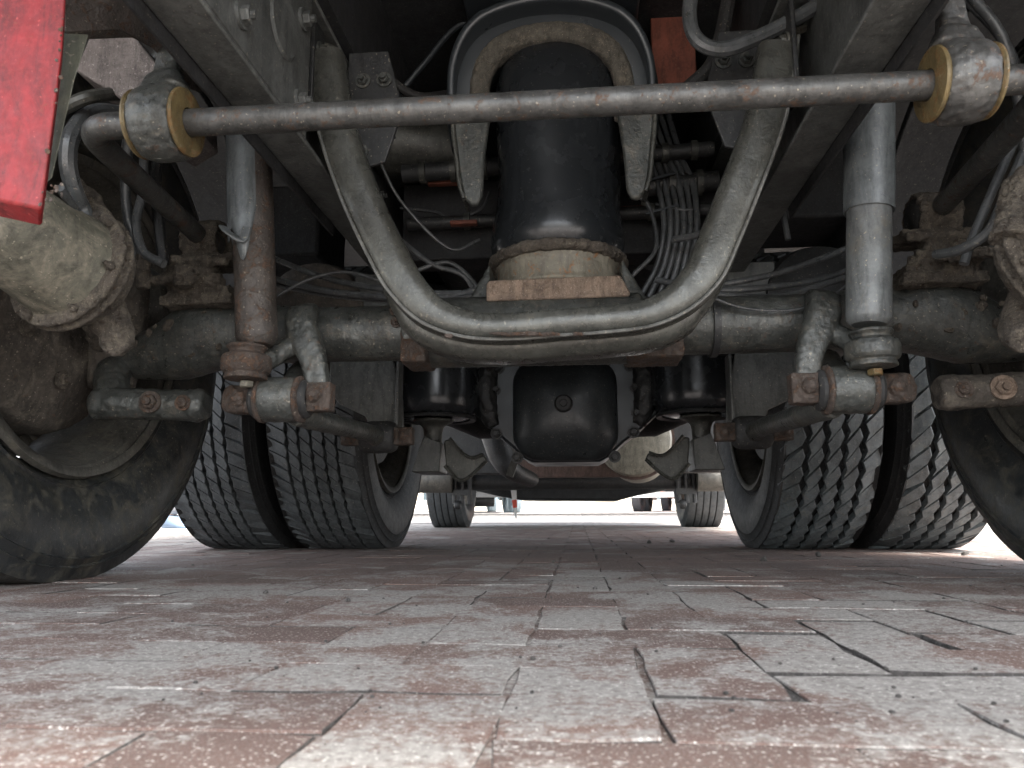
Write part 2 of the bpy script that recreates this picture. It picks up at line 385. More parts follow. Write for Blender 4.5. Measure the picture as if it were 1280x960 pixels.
# --- frame rails: box-like rails running away from the lens
RZ = .695
for s in (-1, 1):
    x1, x2 = s*.385, s*.452
    r = MB(); r.box((s*.4185, 3.9, RZ+.004), (.067, 7.2, .008))
    r.box((s*.4185, 3.9, RZ+.266), (.067, 7.2, .008)); r.box((s*.448, 3.9, RZ+.135), (.008, 7.2, .256))
    rail = r.build('frame_rail', M_rail, truck, bevel=.0025)
    if s < 0: MB().box((s*.389, .68, RZ+.135), (.008, .76, .253)).build('web_plate', M_rail, rail, bevel=.002)
    pl = MB()
    pl.lathe([(0, .004), (.045, .004), (.05, .0)], (s*.384, .95, RZ+.13), (-s, 0, 0), 28)
    if s < 0: pl.build('cover_plate', M_rail, rail)
    for yy, zz in ((.82, .05), (.82, .18), (1.02, .05), (1.02, .19), (1.3, .06), (1.3, .18), (1.7, .1), (1.7, .2), (2.0, .1), (2.0, .2)):
        MB().hexbolt((s*(.383 if s < 0 and yy < 1.06 else .443), yy, RZ+zz), (-s, 0, 0), .012, .012).build('bolt', M_rail, rail)
    # outrigger / fender bracket plates behind the rail
    MB().box((s*.455, 1.0, RZ+.05), (.004, .8, .14)).build('side_plate', M_void, rail)
# chassis floor, subframe and cross members
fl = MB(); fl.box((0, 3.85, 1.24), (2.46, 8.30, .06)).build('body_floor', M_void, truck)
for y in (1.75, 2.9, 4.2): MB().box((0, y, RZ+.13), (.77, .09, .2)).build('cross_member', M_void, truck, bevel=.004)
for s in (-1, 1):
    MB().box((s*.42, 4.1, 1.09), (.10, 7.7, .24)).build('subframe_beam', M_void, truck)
    MB().box((s*1.2, 3.9, 1.13), (.04, 8.0, .16)).build('side_skirt', M_orange, truck, bevel=.004)
MB().box((0, 3.85, 2.2), (2.44, 8.30, 1.86)).build('body', M_orange, truck, bevel=.03)
MB().box((0, 7.2, 1.9), (2.3, 1.4, 2.2)).build('cab', M_orange, truck, bevel=.06)

# --- anti roll bar
bar = MB()
bp_ = [(-.685, 1.31, .645), (-.668, 1.18, .641), (-.648, 1.04, .636), (-.632, .94, .632), (-.618, .892, .630), (-.59, .87, .629), (-.545, .87, .629)]
path = cr(bp_, 6) + [Vector((x, .87, .6285)) for x in [(-.5+.1*i) for i in range(11)]] + cr([(-a, b, c) for a, b, c in reversed(bp_)], 6)
bar.tube(path, .0178, 24)
for s in (-1, 1):
    bar.tube([(s*.684, 1.29, .645), (s*.686, 1.325, .645), (s*.688, 1.35, .645)], [.0178, .03, .032], 20)
antiroll = bar.build('anti_roll_bar', M_bar, truck, label='rusty grey anti roll bar running across the whole width')
for s in (-1, 1):
    # eye with link rod and yellow washers
    e = MB(); c = Vector((s*.507, .87, .629))
    e.lathe([(.0, -.03), (.040, -.03), (.0465, -.025), (.050, -.012), (.050, .012), (.0465, .025), (.040, .03), (0, .03)], c, (1, 0, 0), 40)
    e.tube(cr([c+Vector((0, 0, .042)), c+Vector((s*.002, .003, .06)), c+Vector((s*.004, .008, .085)), c+Vector((s*.006, .014, .2)), c+Vector((s*.008, .02, .34))], 5), [.034, .028, .018, .016, .016], 18, sec=rr(1.9, 1.5, .5))
    link = e.build('link_rod', M_beam if s < 0 else M_bar, truck, rough=.004, sub=.003)
    for q in (-1, 1):
        w = MB(); w.lathe([(.018, 0), (.043, 0), (.045, .003), (.044, .006), (.039, .0075), (.019, .008)], c+Vector((q*.0285, 0, 0)), (q, 0, 0), 40)
        w.build('washer', M_brass, link, label='yellow bushing washer')
    MB().box((s*.52, .89, .86), (.05, .07, .14)).build('link_bracket', M_dark, link, bevel=.005)

# --- U shaped frame
def ubar(py, grow, Y, wid, dep, mat, name, dz=0.0):
    pts = [(400, 60), (408, 120), (422, 175), (446, 240), (479, 310), (503, 352), (536, 386), (585, 403), (640, 405), (700, 400), (760, 396), (810, 389), (852, 369), (884, 335), (904, 290), (928, 230), (957, 155), (968, 110), (978, 50)]
    w = [P(x, y, Y) for x, y in pts]
    mid = Vector((0, Y, .75))
    if grow:
        w = [q + (q-mid).normalized()*grow*(1 if q.z < .45 else max(-.35, 1-(q.z-.45)/.09)) for q in w]
    w = [Vector((q.x, Y, q.z+dz)) for q in w]
    return cr(w, 5)
pth = ubar(0, 0, 1.12, 1, 1, None, None)
u = MB(); n_ = len(pth); widths = []
sec = rr(.085, 1.0, .014, 3)
def usweep(pth, wl, wb, dep, rad):
    m = MB(); R = []
    for i, p in enumerate(pth):
        T = (pth[min(i+1, len(pth)-1)]-pth[max(i-1, 0)]).normalized(); N = Vector((-T.z, 0, T.x))
        hor = abs(T.x)**3; w = wl*(1-hor)+wb*hor
        R.append([p + N*a + Vector((0, 1, 0))*b for a, b in rr(w, dep, rad, 3)])
    return m.rings(R)
uf = usweep([p+Vector((0, .03, 0)) for p in pth], .067, .048, .06, .020).build('u_frame', M_ubar, truck, label='bent grey U shaped frame under the middle of the axle')
p2 = ubar(0, .026, 1.20, 1, 1, None, None)
usweep([p+Vector((0, .012, -.006 if p.z > .45 else -.012)) for p in p2], .050, .052, .08, .022).build('rear_shell', M_ubar, uf)
ed = [p+(p-Vector((0, 1.12, .75))).normalized()*(.0285 if p.z > .5 else .0235+.005*max(0, (p.z-.43)/.07)) for p in pth]
MB().tube([p+Vector((0, .0035, 0)) for p in ed], .0030, 8).build('edge_flange', M_edge, uf)
wb = MB()
for a, b in ((556, 566), (612, 700), (716, 730)):
    q = [P(a+(b-a)*i/8, 419+(-2 if a > 600 else 0)+(i*.1), 1.112) for i in range(9)]
    wb.tube(q, [.002]+[.0034]*7+[.002], 8)
wb.lump(.002, 120).build('weld_bead', M_rusty, uf)
for s in (-1, 1):
    q = P(395, 100, 1.14) if s < 0 else P(990, 90, 1.14)
    m = MB(); m.box(q+Vector((-s*.0, 0, .03)), (.008, .05, .17)); m.build('mounting_plate', M_dark, uf, bevel=.002)
    for dz in (.055, -.01): MB().hexbolt(q+Vector((-s*.005, .0, dz)), (-s, 0, 0), .011, .011).build('bolt', M_beam, uf)

# --- tag axle beam
b = MB()
prof = [(-.93, .415, .026, 1.0), (-.87, .416, .034, 1.0), (-.79, .432, .052, 1.05), (-.73, .452, .068, 1.1), (-.67, .466, .070, 1.05), (-.60, .466, .062, 1.0), (-.48, .460, .054, 1), (-.30, .459, .054, 1)]
R = []
pp = prof + [(-a, b2, c, d) for a, b2, c, d in reversed(prof)]
pc = cr([(x, 1.37, z) for x, z, _, _ in pp], 5); rc = cr([(r, e, 0) for _, _, r, e in pp], 5)
for p, q in zip(pc, rc):
    R.append([p + Vector((0, cos(2*pi*j/28)*q.x, sin(2*pi*j/28)*q.x*q.y)) for j in range(28)])
b.rings(R)
axle = b.build('tag_axle', M_beam, truck, rough=.003, sub=.006)
MB().lathe([(.0545, -.02), (.066, -.02), (.067, -.015), (.067, .42), (.064, .425), (.0545, .425)], (-.265, 1.37, .457), (1, 0, 0), 36).build('sleeve', M_beam, axle, rough=.004, sub=.005)
for x in (-.262, .178): 
    m = MB(); m.box((x, 1.358, .422), (.05 if x < 0 else .10, .10, .066)); m.build('clamp_block', M_rusty, axle, rough=.006, sub=.004)
MB().lathe([(.0545, 0), (.060, 0), (.060, .012), (.0545, .012)], (.285, 1.37, .459), (1, 0, 0), 36).build('clip_band', M_dark, axle)
for x, z in ((-.298, .490), (-.296, .467)): MB().hexbolt((x, 1.318, z), (0, -1, .2), .008, .005).build('bolt', M_rusty, axle)
MB().lathe([(.0545, -.004), (.0562, -.003), (.0562, .003), (.0545, .004)], (-.282, 1.37, .459), (1, 0, 0), 36).build('weld_ring', M_rusty, axle)

for s in (-1, 1):
    # saddle that holds the anti roll bar end on the axle
    X = s*.672; m = MB()
    m.lathe([(.030, -.036), (.041, -.036), (.044, -.030), (.044, .030), (.041, .036), (.030, .036)], (X+s*.012, 1.33, .640), (1, 0, 0), 24)
    m.box((X, 1.33, .597), (.12, .08, .014)); m.box((X-s*.01, 1.30, .57), (.03, .04, .06)); m.box((X+s*.045, 1.30, .56), (.03, .045, .05)); m.cyl((X-s*.06, 1.28, .585), (X+s*.05, 1.275, .588), .009, 10)
    m.box((X, 1.33, .533), (.12, .09, .014)); m.box((X, 1.33, .512), (.14, .10, .02)); m.box((X+s*.02, 1.30, .545), (.05, .05, .05))
    m.cyl((X-s*.045, 1.29, .553), (X+s*.07, 1.28, .553), .012, 12)
    sad = m.build('bar_saddle', M_crust, truck, rough=.010, sub=.004)
    for i, (dx, dy) in enumerate(((-.045, -.035), (.04, -.035))):
        MB().tube([(X+dx, 1.33+dy, .50), (X+dx, 1.33+dy, .555)], .010, 10).build('stud', M_crust, sad, rough=.004, sub=.003)
    MB().lathe([(0, -.040), (.024, -.040), (.033, -.036), (.033, -.030)], (X+s*.012, 1.33, .640), (1, 0, 0), 24).build('rubber_bush', M_rubber_dull, sad)
    # valve fittings and brake hose at the saddle
    m = MB(); q = Vector((X+s*.03, 1.25, .545))
    m.tube(cr([q+Vector((-.05, .02, .0)), q, q+Vector((.045, 0, -.004))], 3), .010, 10)
    m.cyl(q+Vector((s*.055, 0, -.02)), q+Vector((s*.06, 0, .045)), .013, 8); m.cyl(q+Vector((-s*.02, 0, -.018)), q+Vector((-s*.02, 0, .02)), .017, 8)
    m.build('brake_fitting', M_crust, sad, rough=.006, sub=.003)
    MB().tube(cr([q+Vector((s*.06, 0, .045)), q+Vector((s*.085, -.02, .12)), q+Vector((s*.075, -.05, .22)), q+Vector((s*.03, -.1, .33)), q+Vector((-s*.04, -.1, .45))], 6), .0085, 12).build('brake_hose', M_hose, truck)
    MB().tube(cr([q+Vector((s*.03, .02, -.0)), q+Vector((s*.10, .04, .06)), q+Vector((s*.13, .03, .2)), q+Vector((s*.09, -.02, .35)), q+Vector((s*.02, .0, .5))], 6), .008, 12).build('brake_hose', M_hose, truck)

# --- shock absorbers of the tag axle
for s in (-1, 1):
    x = .507*s - (.006 if s < 0 else 0); Y = 1.2; sh = MB(); TA = (s*.085, 0, 1); x0 = x-s*.085*.43
    if s < 0:
        sh.lathe([(.0, .400), (.026, .402), (.0335, .412), (.035, .418), (.035, .755), (.03, .76)], (x0, Y, 0), TA, n=32)
        body = sh.build('shock_absorber', M_shockrust, truck, label='rusty shock absorber with a broken grey dust sleeve')
        # torn sleeve: open on one side, ragged lower edge
        c = MB(); n = 40; a0, a1 = radians(95), radians(360)
        rows = []
        for k in range(14):
            ro_ = []
            for j in range(n+1):
                f_ = j/n; a = a0+(a1-a0)*f_
                zlow = .585 + .09*noise.noise((f_*6, 3, 1))+.10*max(0, f_-.8)*5*.6 + .05*max(0, .15-f_)*6
                ztop = .98; z = zlow+(ztop-zlow)*k/13
                ro_.append(Vector((x-.006-.085*(z-.43)+.0385*cos(a-radians(20)), Y+.0385*sin(a-radians(20)), z)))
            rows.append(ro_)
        c.rings(rows, close=False, caps=False)
        slv = c.build('dust_sleeve', M_shockgrey, body, label='torn grey dust sleeve')
        so_ = slv.modifiers.new('solid', 'SOLIDIFY'); so_.thickness = .003
        x = x-.014; fp = MB(); fp.tube(cr([(x-.035, Y-.045, .60), (x-.02, Y-.055, .585), (x-.0, Y-.045, .575), (x+.005, Y-.04, .60)], 4), .004, 8, sec=rr(4, 1.2, .5)); fp.build('torn_flap', M_shockgrey, slv)
    else:
        sh.lathe([(.0, .410), (.026, .412), (.0335, .420), (.0345, .426), (.0345, .61)], (x0, Y, 0), TA, n=36)
        body = sh.build('shock_absorber', M_shocksilver, truck, label='bare silver shock absorber with its grey dust sleeve whole')
        MB().lathe([(.034, .606), (.0385, .604), (.0395, .610), (.0395, 1.0), (.036, 1.0)], (x0, Y, 0), TA, n=36).build('dust_sleeve', M_shockgrey, body)
    m = MB()
    m.lathe([(.0, .431), (.032, .431), (.035, .427), (.030, .423), (.028, .417), (.040, .412), (.042, .405), (.042, .390), (.039, .384), (.033, .381), (.036, .377), (.036, .372), (.02, .370), (0, .370)], (x, Y, -.030), n=32)
    m.build('lower_mount', M_rusty if s < 0 else M_beam, body, rough=.0018, sub=.002)
    MB().hexbolt((x+.002, Y, .341), (0, 0, -1), .012, .012, False, False).build('nut', M_brass if s > 0 else M_cast, body)

# --- bushes, forged brackets and control rods below the tag axle
for s in (-1, 1):
    c = P(345, 500, 1.24) if s < 0 else P(1060, 492, 1.24)
    c = Vector((s*.478, 1.24, .312))
    m = MB()
    m.lathe([(0, -.034), (.036, -.034), (.0385, -.030), (.0395, -.02), (.0395, .02), (.0385, .030), (.036, .034), (0, .034)], c, (1, 0, 0), 36)
    # arm that ties the bush to the beam
    m.tube(cr([c+Vector((0, .02, .01)), c+Vector((s*.005, .06, .03)), c+Vector((s*.005, .11, .07))], 4), .026, 14)
    arm = m.build('control_arm_bush', M_beam, truck, rough=.003, sub=.0035)
    for q in (-1, 1):
        MB().lathe([(.030, 0), (.040, .0), (.042, .004), (.040, .009), (.030, .011)], c+Vector((q*.030, 0, 0)), (q, 0, 0), 32).build('rust_ring', M_rusty, arm, rough=.002, sub=.003)
        MB().lathe([(.0, .0), (.034, .0), (.034, .008), (.028, .014), (0, .014)], c+Vector((q*.038, 0, 0)), (q, 0, 0), 28).build('rubber_ring', M_rubber_dull, arm)
    # outer bolt end
    m = MB(); o_ = c+Vector((s*.05, 0, 0))
    m.box(o_+Vector((s*.016, 0, 0)), (.036, .03, .048)); m.lathe([(.018, 0), (.026, .0), (.024, .016), (0, .018)], o_+Vector((s*.030, -.006, .0)), (s*.6, -.8, 0), 12)
    m.hexbolt(o_+Vector((s*.02, -.016, 0)), (0, -1, 0), .015, .012)
    m.build('bolt_block', M_rusty, arm, rough=.004, sub=.003)
    # inner forged bracket: from the beam down to the bolt block
    i_ = c+Vector((-s*.060, -.002, 0))
    m = MB()
    m.box(i_+Vector((-s*.010, 0, .002)), (.044, .032, .050)); m.hexbolt(i_+Vector((-s*.006, -.017, .004)), (0, -1, 0), .014, .012)
    m.build('bolt_block', M_rusty, arm, rough=.0035, sub=.003)
    m = MB()
    br = cr([(s*.455, 1.30, .490), (s*.462, 1.275, .470), (s*.452, 1.262, .435), (s*.430, 1.25, .390), (s*.418, 1.245, .350), (s*.415, 1.245, .318)], 5)
    m.tube(br, [.02, .03, .032, .028, .024, .022, .021], 14, sec=rr(1.9, 1.3, .5))
    m.tube(cr([(s*.46, 1.27, .425), (s*.49, 1.245, .395), (s*.507, 1.22, .375)], 4), .018, 12)
    m.build('forged_bracket', M_beam, truck, rough=.004, sub=.003)
    # rod forward to the hanger bracket
    e = Vector((s*.428, 1.70, .262+.03))
    m = MB(); m.tube(cr([c+Vector((-s*.02, .02, -.018)), c+Vector((-s*.045, .10, -.028)), e+Vector((-s*.0, -.12, .0)), e+Vector((0, -.02, 0))], 5), [.027, .021, .019, .02, .024], 16)
    rod = m.build('control_rod', M_beam, truck, rough=.002, sub=.004)
    m = MB(); m.lathe([(0, -.042), (.030, -.042), (.036, -.034), (.038, -.02), (.038, .02), (.036, .034), (.030, .042), (0, .042)], e, (1, 0, 0), 28)
    m.build('end_bush', M_rubber_dull, rod, rough=.003, sub=.004)
    for q in (-1, 1):
        mm = MB(); mm.box(e+Vector((q*.062, -.01, .0)), (.045, .03, .04)); mm.hexbolt(e+Vector((q*.066, -.025, 0)), (0, -1, 0), .013, .010); mm.build('bolt_block', M_rusty, rod, rough=.003, sub=.003)
    # hanger bracket
    Yh = 1.78
    pts = [P(412, 440, Yh), P(489, 440, Yh), P(503, 500, Yh), P(505, 556, Yh), P(470, 552, Yh), P(456, 520, Yh), P(424, 505, Yh), P(412, 490, Yh)]
    ax_ = [(abs(p.x), p.z) for p in pts]
    m = MB(); m.prism([(s*a, Yh, z) for a, z in ax_], (0, .012, 0))
    m.box((s*.46, Yh+.04, .62), (.13, .08, .20))
    m.prism([(s*ax_[2][0]-s*.002, Yh-.05, ax_[2][1]+.09), (s*ax_[2][0]-s*.002, Yh-.05, ax_[3][1]), (s*ax_[2][0]-s*.002, Yh-.002, ax_[3][1]), (s*ax_[2][0]-s*.002, Yh-.002, ax_[2][1]+.09)], (s*.008, 0, 0))
    m.build('hanger_bracket', M_rail, truck, bevel=.003)

# --- tag axle wheels
def tyre_profile(R, w, rb, groove=None, gd=.012, crown=.006):
    """(radius, x) from inner bead over the tread to the outer bead"""
    h = w/2; p = []
    sd_ = [(rb, .62), (rb+.008, .70), (rb+.022, .78), (rb+.026, .825), (rb+.030, .81), (rb+.035, .84), (rb+.06, .93), (rb+.09, .985), (rb+.115, 1.0), (rb+.140, .992), (rb+.152, .972), (rb+.155, .995), (rb+.159, .97), (R-.034, .925), (R-.031, .945), (R-.028, .92), (R-.014, .895), (R-.006, .87), (R-.001-crown, .845)]
    sd_ = [q for i, q in enumerate(sd_) if i == 0 or q[0] > sd_[i-1][0]]
    p += [(r, -h*f_) for r, f_ in sd_]
    tr = []
    if groove:
        xs = [-h*.845+2*h*.845*i/groove for i in range(groove+1)]
        for i in range(groove):
            a, b2 = xs[i], xs[i+1]; g = .0045
            cc = lambda x: R-crown*(x/h)**2
            if i > 0: tr += [(cc(a)-gd, a+.001), (cc(a)-.001, a+g)]
            for k in range(1, 4): 
                x = a+g+(b2-a-2*g)*k/4; tr.append((cc(x), x))
            if i < groove-1: tr += [(cc(b2)-.001, b2-g), (cc(b2)-gd, b2-.001)]
    else:
        for k in range(1, 12):
            x = -h*.845+2*h*.845*k/12; tr.append((R-gd-crown*(x/h)**2, x))
    p += tr
    p += [(r, h*f_) for r, f_ in reversed(sd_)]
    return p
def squash(mb, zc, floor=.001):
    for v in mb.v:
        if v.z < floor: v.z = floor
        d = zc-v.z
    return mb
def tyre(c, R, w, rb, mat, parent, groove=None, n=96, gd=.012):
    m = MB(); m.lathe(tyre_profile(R, w, rb, groove, gd), c, (1, 0, 0), n, shut=False)
    for v in m.v:                                     # side walls belly out above the contact patch
        if v.z < .16 and abs(v.y-c[1]) < .3:
            k = (1-v.z/.16)*.006*(1 if abs(v.x-c[0]) > w*.3 else 0); v.x += k if v.x > c[0] else -k
    squash(m, c[2]); return m.build('tyre', mat, parent, ang=40)
def blocks(c, R, w, parent, mat, cols, n, slant, zig, gap, seed=0, gd=.013, crown=.006, mirror=1):
    """tread blocks wrapped round a tyre"""
    m = MB(); h = w/2*.865; rd = random.Random(seed)
    edges = [-h+2*h*i/len(cols) for i in range(len(cols)+1)]
    tot = sum(cols); acc = -h; edges = [-h]
    for q in cols: acc += 2*h*q/tot; edges.append(acc)
    for ci in range(len(cols)):
        xa, xb = edges[ci]+gap*.45, edges[ci+1]-gap*.45
        if ci == 0: xa = edges[0]
        if ci == len(cols)-1: xb = edges[-1]
        off = (ci % 2)*.5
        for kk in range(n*2):
            k, hf = kk//2, kk % 2; da = 2*pi/n; ga = gap*.42/R
            a = (k+off+hf*.5)*da; lo, hi = (a+ga/2, a+da/2-.0012/R) if hf == 0 else (a+.0012/R, a+da/2-ga/2); mid_ = (lo+hi)/2
            sl_ = slant*da*mirror; z1 = zig
            jx = [rd.uniform(-.0012, .0012) for _ in range(6)]
            pl = [(xa, lo-sl_*.5), (xb, lo+sl_*.5), (xb+(z1 if ci < len(cols)-1 else .006), mid_+sl_*.5), (xb, hi+sl_*.5), (xa, hi-sl_*.5), (xa+(z1 if ci else -.006), mid_-sl_*.5)]
            pl = [(q_[0]+j_, q_[1]+j_*1.5) for q_, j_ in zip(pl, jx)]
            def pt(x, t, r):
                rr_ = r-crown*(x/(w/2))**2 - (0.012 if abs(x) > h*.99 else 0)
                return Vector((c[0]+x, c[1]+rr_*cos(t), c[2]+rr_*sin(t)))
            cx = sum(q[0] for q in pl)/6; ct = sum(q[1] for q in pl)/6; hgt = rd.uniform(-.0012, .0006)
            A = [pt(x, t, R-gd-.002) for x, t in pl]; B = [pt(x, t, R-.0015+hgt) for x, t in pl]; C = [pt(cx+(x-cx)*.93, ct+(t-ct)*.95, R+hgt) for x, t in pl]
            m.add(A+B+C, [(i, (i+1) % 6, 6+(i+1) % 6, 6+i) for i in range(6)]+[(6+i, 6+(i+1) % 6, 12+(i+1) % 6, 12+i) for i in range(6)]+[(12, 13, 14, 15, 16, 17)])
    squash(m, c[2]); return m.build('tread', mat, parent, ang=25)

for s in (-1, 1):
    c = (s*1.01, 1.285 if s < 0 else 1.33, .485)
    r = MB()   # rim as seen from inside: lip, barrel, disc at the outer side
    r.lathe([(.286, -s*.128), (.300, -s*.133), (.303, -s*.126), (.296, -s*.120), (.284, -s*.112), (.278, -s*.09), (.262, -s*.03), (.258, .0), (.262, s*.06), (.275, s*.11)], c, (1, 0, 0), 72, shut=False)
    w_ = r.build('wheel', M_rim, truck, label='dusty single wheel of the steered tag axle, ' + ('left' if s < 0 else 'right'))
    so_ = w_.modifiers.new('solid', 'SOLIDIFY'); so_.thickness = .006; so_.offset = 0
    # wheel disc with hand holes
    d = MB(); nh = 10
    n = 80
    for ring, (ra, rb_, xa, xb) in enumerate(((.262, .235, .062, .075), (.235, .195, .075, .085), (.195, .0, .085, .09))):
        for j in range(n):
            hole = ring == 1 and (j % 8) in (2, 3, 4)
            if hole: continue
            q = []
            for rr_, xx, jj in ((ra, xa, j), (ra, xa, j+1), (rb_, xb, j+1), (rb_, xb, j)):
                t = 2*pi*jj/n; q.append((c[0]+s*xx, c[1]+rr_*cos(t), c[2]+rr_*sin(t)))
            d.add(q, [(0, 1, 2, 3)])
    do = d.build('wheel_disc', M_rim, w_); so_ = do.modifiers.new('solid', 'SOLIDIFY'); so_.thickness = .01
    tyre(c, .494 if s < 0 else .5, .315, .292, M_tyre_old, w_, groove=5)
    # brake drum and dusty backing dish
    m = MB(); m.lathe([(0, -s*.10), (.07, -s*.105), (.11, -s*.10), (.15, -s*.085), (.195, -s*.07), (.215, -s*.055), (.222, -s*.03), (.225, s*.05), (.20, s*.07), (0, s*.07)], c, (1, 0, 0), 60)
    dr = m.build('brake_drum', M_drum, truck, rough=.004, sub=.006)
    for k in range(6):
        a = k*pi/3+.4; MB().hexbolt((c[0]-s*.098, c[1]+.125*cos(a), c[2]+.125*sin(a)), (-s, 0, 0), .012, .008).build('bolt', M_crust, dr)
    # knuckle and king pin
    m = MB(); m.tube(cr([(s*.86, 1.37, .60), (s*.875, 1.37, .52), (s*.88, 1.37, .43), (s*.875, 1.36, .36)], 4), [.038, .05, .052, .042], 18)
    m.build('steering_knuckle', M_drum, truck, rough=.008, sub=.006)
    # track rod end : stout horizontal boss behind the axle
    m = MB(); m.tube([(s*.860, 1.29, .318), (s*.852, 1.29, .318), (s*.82, 1.29, .318), (s*.72, 1.295, .315), (s*.66, 1.30, .313), (s*.645, 1.30, .313)], [.020, .030, .030, .028, .031, .026], 22)
    m.tube(cr([(s*.83, 1.30, .33), (s*.855, 1.33, .38), (s*.86, 1.37, .41)], 4), .032, 12)
    ta = m.build('steering_arm', M_drum if s > 0 else M_beam, truck, rough=.006, sub=.004)
    MB().hexbolt((s*.735, 1.266, .316), (-s*.1, -1, 0), .014, .010, True, True).build('bolt', M_rusty if s < 0 else M_castr, ta)
    MB().hexbolt((s*.675, 1.270, .314), (-s*.1, -1, 0), .010, .006, True, False).build('bolt', M_rusty, ta)
    # brake chamber
    if s < 0: q = P(96, 343, 1.02)
    q = Vector((s*(.715 if s < 0 else .695), 1.0, .478 if s < 0 else .455)); ax = Vector((s*.16, -1, .20)).normalized()   # points back towards the tail
    m = MB(); m.lathe([(0, .185), (.02, .185), (.046, .178), (.062, .162), (.070, .14), (.076, .06), (.080, .03), (.083, .012), (.085, .0)], q, ax, 40)
    bc = m.build('brake_chamber', M_brake if s < 0 else M_crust, truck)
    MB().lathe([(.078, .014), (.090, .014), (.099, .010), (.099, .004), (.090, .001), (.090, -.004), (.099, -.008), (.098, -.014), (.088, -.018), (.078, -.018)], q, ax, 48).build('clamp_ring', M_crust, bc, rough=.005, sub=.0025)
    MB().lathe([(.086, -.01), (.08, -.04), (.055, -.062), (.025, -.07), (0, -.07)], q, ax, 32).build('chamber_base', M_crust, bc, rough=.003, sub=.004)
    u1 = ax.cross(Vector((0, 0, 1))).normalized(); u2 = ax.cross(u1)
    for k in range(7):
        t = k*2*pi/7+.3; MB().hexbolt(q+(u1*cos(t)+u2*sin(t))*.090+ax*.012, ax, .007, .008, False).build('clamp_bolt', M_crust, bc, rough=.003, sub=.0025)
    MB().tube(cr([q-ax*.04+Vector((-s*.02, 0, -.04)), q-ax*.05+Vector((-s*.045, 0, -.085)), q-ax*.03+Vector((-s*.05, 0, -.105))], 4), [.035, .024, .02], 16).build('chamber_bracket', M_crust, bc, rough=.005, sub=.004)
    MB().hexbolt(q+ax*.183, ax, .022, .02, False, False).build('inlet_port', M_brake, bc)
    # caked backing plate beside the knuckle
    MB().lathe([(.0, 0), (.05, .0), (.075, .006), (.085, .02), (.08, .03), (0, .03)], (s*.83, 1.28, .50), (s, -.25, 0), 32).build('dust_shield', M_crust, truck, rough=.012, sub=.005)
    # fender over the wheel
    m = MB(); rows = []
    for k in range(33):
        t = radians(8)+radians(164)*k/32
        rows.append([Vector((s*xx, 1.37-cos(t)*rr_, .49+sin(t)*rr_)) for xx, rr_ in ((.80, .575), (.805, .60), (.84, .615), (1.18, .615), (1.22, .59))])
    m.rings(rows, close=False, caps=False); fo = m.build('fender', M_void, truck)
    so_ = fo.modifiers.new('solid', 'SOLIDIFY'); so_.thickness = .005

# textured spray suppression panel above the left wheel
pnl = [P(118, 30, .98), P(160, 34, .98), P(196, 80, .98), P(198, 108, .98), P(162, 130, .98), P(128, 108, .98), P(94, 88, .98)]
MB().prism(pnl, (-.03, .25, .02)).build('spray_panel', M_fender, truck, bevel=.003, label='grey dusty spray panel above the left tag wheel')

# --- red corner plate
Yr = .60
front = [P(-60, -90, Yr), P(84, -90, Yr), P(82, 0, Yr), P(77, 70, Yr), P(52, 262, Yr), P(-60, 238, Yr)]
m = MB(); m.prism(front, (-.022, .030, -.004))
rp = m.build('corner_plate', M_red, truck, bevel=.003, label='bright red corner plate with chipped rusty edges')
gp = [P(76, 40, .66), P(112, 42, .66), P(94, 100, .66), P(80, 160, .66), P(66, 222, .66), P(50, 236, .66), P(56, 130, .66)]
MB().prism(gp, (-.02, .012, 0)).build('backing_plate', M_redback, rp, bevel=.002)
q1, q2 = P(60, 30, .68), P(232, 60, .86)
m = MB(); m.prism([P(80, -60, .74), P(150, -60, .74), P(245, 100, .92), P(238, 112, .92), P(190, 60, .86), P(150, 38, .8), P(80, 40, .74)], (.0, .03, .01))
m.build('fender_bracket', M_shockrust, truck, bevel=.003)
m = MB(); m.prism([P(1130, -60, .8), P(1185, -60, .8), P(1170, 20, .86), P(1148, 45, .9), P(1140, 46, .9), P(1150, 10, .86)], (0, .03, .01)); m.build('fender_bracket', M_shockrust, truck, bevel=.003)

# --- centre air spring above the tag axle
C0 = Vector((.003, 1.45, 0))
m = MB(); m.lathe([(.10, .612), (.122, .616), (.133, .632), (.137, .655), (.134, .685), (.128, .72), (.126, .80), (.128, .9), (.131, .96), (.126, 1.0), (.114, 1.04), (.09, 1.07), (.05, 1.088), (0, 1.092)], C0, n=64)
for v in m.v:
    if v.z > .68:
        a = atan2(v.y-C0.y, v.x); k = sin(3*a+v.z*9)*.007*min(1, (v.z-.68)*9)+noise.noise(v*14)*.006; d = Vector((v.x-C0.x, v.y-C0.y, 0)).normalized(); v += d*k
spring = m.build('centre_air_spring', M_rubber, truck, label='wet black rubber air spring standing on the middle of the tag axle')
MB().lathe([(.118, .598), (.136, .600), (.142, .607), (.140, .617), (.132, .623), (.118, .622)], C0, n=64).build('clamp_collar', M_crust, spring, rough=.010, sub=.004)
MB().lathe([(0, .545), (.128, .545), (.130, .550), (.124, .556), (.124, .592), (.130, .602), (.11, .606), (0, .606)], C0, n=56).build('piston', M_cast, spring, rough=.0025, sub=.004)
m = MB(); m.prism([(-.128, 1.318, .503), (.135, 1.318, .505), (.138, 1.318, .512), (.120, 1.318, .546), (-.122, 1.318, .543), (-.128, 1.318, .536)], (0, .24, 0)); m.build('base_plate', M_castr, spring, bevel=.003)
for s in (-1, 1):
    m = MB(); m.prism([(s*.128, 1.35, .49), (s*.185, 1.35, .49), (s*.165, 1.36, .525), (s*.125, 1.37, .60)], (0, .09, 0)); m.build('gusset', M_beam, spring, rough=.003, sub=.005)
